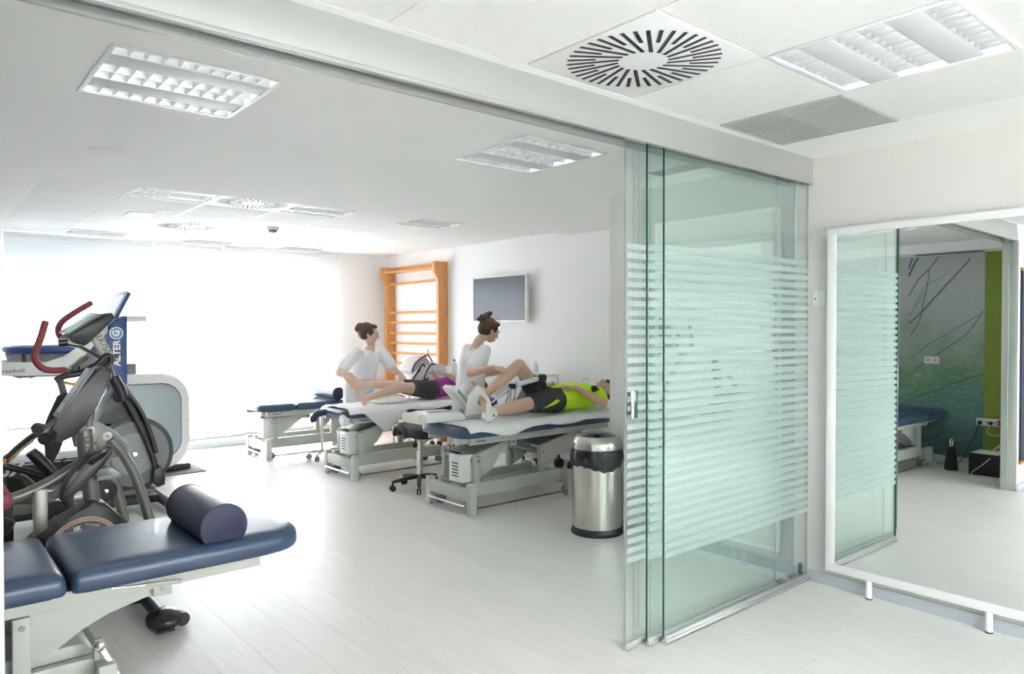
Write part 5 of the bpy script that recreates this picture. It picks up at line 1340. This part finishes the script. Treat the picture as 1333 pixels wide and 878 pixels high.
# ================================================================== MURAL CORNER (seen in the mirror)
def mural_mat():
    m = bpy.data.materials.new('mural_print'); m.use_nodes = True; nt = m.node_tree; b = nt.nodes['Principled BSDF']; b.inputs['Roughness'].default_value = .6
    tc = nt.nodes.new('ShaderNodeTexCoord'); sp = nt.nodes.new('ShaderNodeSeparateXYZ'); nt.links.new(tc.outputs['Object'], sp.inputs[0])
    n = nt.nodes.new('ShaderNodeTexNoise'); n.inputs['Scale'].default_value = 2.2; n.inputs['Detail'].default_value = 6; nt.links.new(tc.outputs['Object'], n.inputs['Vector'])
    ad = nt.nodes.new('ShaderNodeMath'); ad.operation = 'MULTIPLY_ADD'; ad.inputs[1].default_value = .9; nt.links.new(n.outputs[0], ad.inputs[0]); nt.links.new(sp.outputs['Z'], ad.inputs[2])
    mr = nt.nodes.new('ShaderNodeMapRange'); mr.inputs[1].default_value = .6; mr.inputs[2].default_value = 2.5; nt.links.new(ad.outputs[0], mr.inputs[0])
    cr = nt.nodes.new('ShaderNodeValToRGB'); el = cr.color_ramp.elements
    el[0].position = 0; el[0].color = (.06, .15, .15, 1); el[1].position = 1; el[1].color = (.50, .53, .52, 1)
    for p, c in ((.22, (.12, .24, .24, 1)), (.42, (.14, .30, .16, 1)), (.62, (.26, .36, .28, 1)), (.80, (.42, .47, .44, 1))):
        e = el.new(p); e.color = c
    nt.links.new(mr.outputs[0], cr.inputs[0])
    # fine pale fibres
    mp = nt.nodes.new('ShaderNodeMapping'); mp.inputs['Rotation'].default_value = (.6, 0, 0); mp.inputs['Scale'].default_value = (1, 3, 16); nt.links.new(tc.outputs['Object'], mp.inputs[0])
    n2 = nt.nodes.new('ShaderNodeTexNoise'); n2.inputs['Scale'].default_value = 3.5; n2.inputs['Detail'].default_value = 8; n2.inputs['Distortion'].default_value = 1.5; nt.links.new(mp.outputs[0], n2.inputs['Vector'])
    m2 = nt.nodes.new('ShaderNodeMapRange'); m2.inputs[1].default_value = .52; m2.inputs[2].default_value = .75; m2.inputs[4].default_value = .45; nt.links.new(n2.outputs[0], m2.inputs[0])
    mx = nt.nodes.new('ShaderNodeMix'); mx.data_type = 'RGBA'; nt.links.new(m2.outputs[0], mx.inputs[0]); nt.links.new(cr.outputs[0], mx.inputs[6]); mx.inputs[7].default_value = (.62, .70, .68, 1)
    nt.links.new(mx.outputs[2], b.inputs['Base Color'])
    return m
# mirror-image ray: pixel -> real point on the plane x = val
ML = math.radians(.28)
MN = V((-math.cos(ML), 0, math.sin(ML))); MP = V((4.047, 0, .103))+V((-.0075*math.cos(ML), 0, .0075*math.sin(ML)))
def MR(px, py, ax, val):
    d = (FW + RT*((px-666.5)/FPX) - UP*((py-439)/FPX)).normalized()
    h = CAM+d*((MP-CAM).dot(MN)/d.dot(MN)); r = d-MN*2*d.dot(MN)
    return h+r*((val-h[ax])/r[ax])
XM = XL+.004
yg = MR(1281, 450, 0, XM).y
t = thing('mural', 'blue-green botanical photo mural with dark stems covering the wall', 'mural', (XM, 0, 0))
MB().box(-.003, .0, yg, 4.6, .064, 2.378).build('print', mural_mat(), t, smooth=False)
M_STEM = mat('stem_dark', (.05, .06, .07), .7); M_STEMB = mat('stem_blue', (.13, .17, .26), .7)
def stem(pts, r, m):
    q = [MR(a, b, 0, XM) for a, b in pts]; b_ = MB().tube(spline([V((0, p.y, p.z)) for p in q], 6), r, 6)
    for v in b_.bm.verts: v.co.x = .0012+v.co.x*.06
    b_.build('stem', m, t)
for pts, r, m in (([(1183, 422), (1200, 406), (1225, 378), (1250, 352), (1263, 337)], .006, M_STEM), ([(1183, 386), (1195, 365), (1210, 350), (1222, 334)], .005, M_STEM),
                  ([(1183, 440), (1196, 420), (1202, 395), (1207, 372), (1210, 352)], .004, M_STEM), ([(1183, 490), (1200, 475), (1225, 458), (1255, 438), (1270, 420), (1280, 405)], .004, M_STEM),
                  ([(1183, 470), (1210, 448), (1245, 428), (1275, 410)], .003, M_STEM), ([(1183, 360), (1190, 345), (1195, 336)], .014, M_STEMB), ([(1183, 350), (1188, 336)], .012, M_STEMB),
                  ([(1200, 410), (1215, 392), (1235, 370), (1245, 362)], .003, M_STEMB), ([(1183, 520), (1215, 510), (1250, 496), (1280, 488)], .004, M_STEM),
                  ([(1190, 400), (1205, 372), (1225, 362), (1232, 355)], .003, M_STEMB), ([(1183, 412), (1195, 395), (1205, 380)], .004, M_STEMB)):
    stem(pts, r, m)
t = thing('green_wall_panel', 'lime green painted wall strip beside the mural', 'wall panel', (XM, 0, 0))
MB().box(-.003, .0, 2.202, yg-.002, .064, 2.378).build('panel', mat('lime_green', (.24, .32, .05), .6, var=.04, vscale=4), t, smooth=False)
def socket(label, y, z, n=2, w=.08, ex=0):
    t = thing('wall_socket', label, 'wall socket', (XM, y, z))
    W = w*n
    MB().box(.0005, .010, -W/2, W/2, -.042, .042, .003).build('plate', M_WHITEP, t)
    for k in range(n):
        yy = -W/2+w*(k+.5)
        r = MB().lathe([(0, .0), (.018, 0), (.020, .003), (.020, .0035), (0, .0035)], n=20, M=Matrix.Translation((.0102, yy, 0)) @ Matrix.Rotation(PI/2, 4, 'Y')).build('outlet', mat('outlet_grey', (.5, .5, .5), .5), t)
        for s in (-1, 1): MB().cyl((.0137, yy+s*.009, 0), (.0145, yy+s*.009, 0), .003, n=8).build('pin_hole', M_BLACK, r)
    return t
p = MR(1213, 469, 0, XM); socket('white double socket in the middle of the mural', p.y, p.z)
p = MR(1287, 550, 0, XM); s4 = socket('long white socket strip with plugs at edge of green strip', p.y, p.z, 3)
MB().box(.0102, .0135, -.118, -.085, -.03, .03, .001).build('red_switch', mat('red_switch', (.45, .05, .05), .4), s4)
for yy in (.075, -.03): 
    MB().cyl((.0145, yy, -.005), (.055, yy, -.012), .018, n=12).build('plug', M_BLACK, s4)
bx = MR(1290, 618, 2, 0.0)
t = thing('floor_box', 'black box with pale top on floor below the socket strip', 'box', (max(bx.x, XL+.22), bx.y+.02, 0))
MB().box(-.16, .16, -.14, .14, 0, .22, .008).build('body', M_BLACK, t); MB().box(-.13, .13, -.12, .12, .2205, .232, .003).build('top_tray', M_WHITEP, t)
bxx, byy = t.location.x, t.location.y
def cable(pts, m, label):
    tag(MB().tube(spline(pts, 8), .004, 6).build('cable', m), label, 'cable')
cable([(XM+.057, p.y+.075, p.z-.014), (XM+.10, p.y+.09, p.z-.12), (XM+.09, p.y+.16, p.z-.28), (XM+.12, p.y+.26, .012), (XM+.22, p.y+.44, .006)], M_BLACK, 'black power cable hanging from the socket strip to floor')
cable([(XM+.057, p.y-.03, p.z-.014), (XM+.09, p.y-.02, p.z-.12), (XM+.07, byy-.04, .34), (bxx, byy-.02, .238)], M_WHITEP, 'white cable running from socket strip onto black box')
cable([(bxx+.164, byy-.06, .19), (bxx+.20, byy+.0, .12), (bxx+.19, byy+.10, .02), (bxx+.26, byy+.02, .006), (bxx+.30, byy-.10, .006)], M_WHITEP, 'white cable looping down in front of black box')
q = MR(1238, 612, 2, 0.0)
t = thing('black_pouch', 'black cone-shaped pouch standing on floor by bed foot', 'pouch', (max(q.x, XL+.12), q.y, 0))
MB().lathe([(0, 0), (.062, 0), (.066, .02), (.055, .12), (.042, .22), (.03, .25), (0, .255)], n=20).build('body', M_RUBBER, t)
MB().tube(spline([(-.03, 0, .255), (-.03, 0, .33), (.03, 0, .33), (.03, 0, .255)], 6), .006, 6).build('handle_loop', M_CHROME, t)
# dark blue board in wooden frame on the partition wall
a_ = MR(1328, 352, 1, 2.08); b_ = MR(1330, 600, 1, 2.08)
t = thing('framed_board', 'dark navy board in thin wooden frame on partition wall end', 'board', (0, 2.089, 0))
xr = min(a_.x, .09)
MB().box(xr-.62, xr, -.018, -.003, b_.z, a_.z, .004).build('board', M_NAVYD, t)
for z in (a_.z,): MB().box(xr-.64, xr+.012, -.024, -.0, z+.0005, z+.03, .003).build('frame_strip', M_PINE, t)
MB().box(xr-.64, xr+.012, -.024, 0, b_.z-.03, b_.z-.0005, .003).build('frame_strip', M_PINE, t)
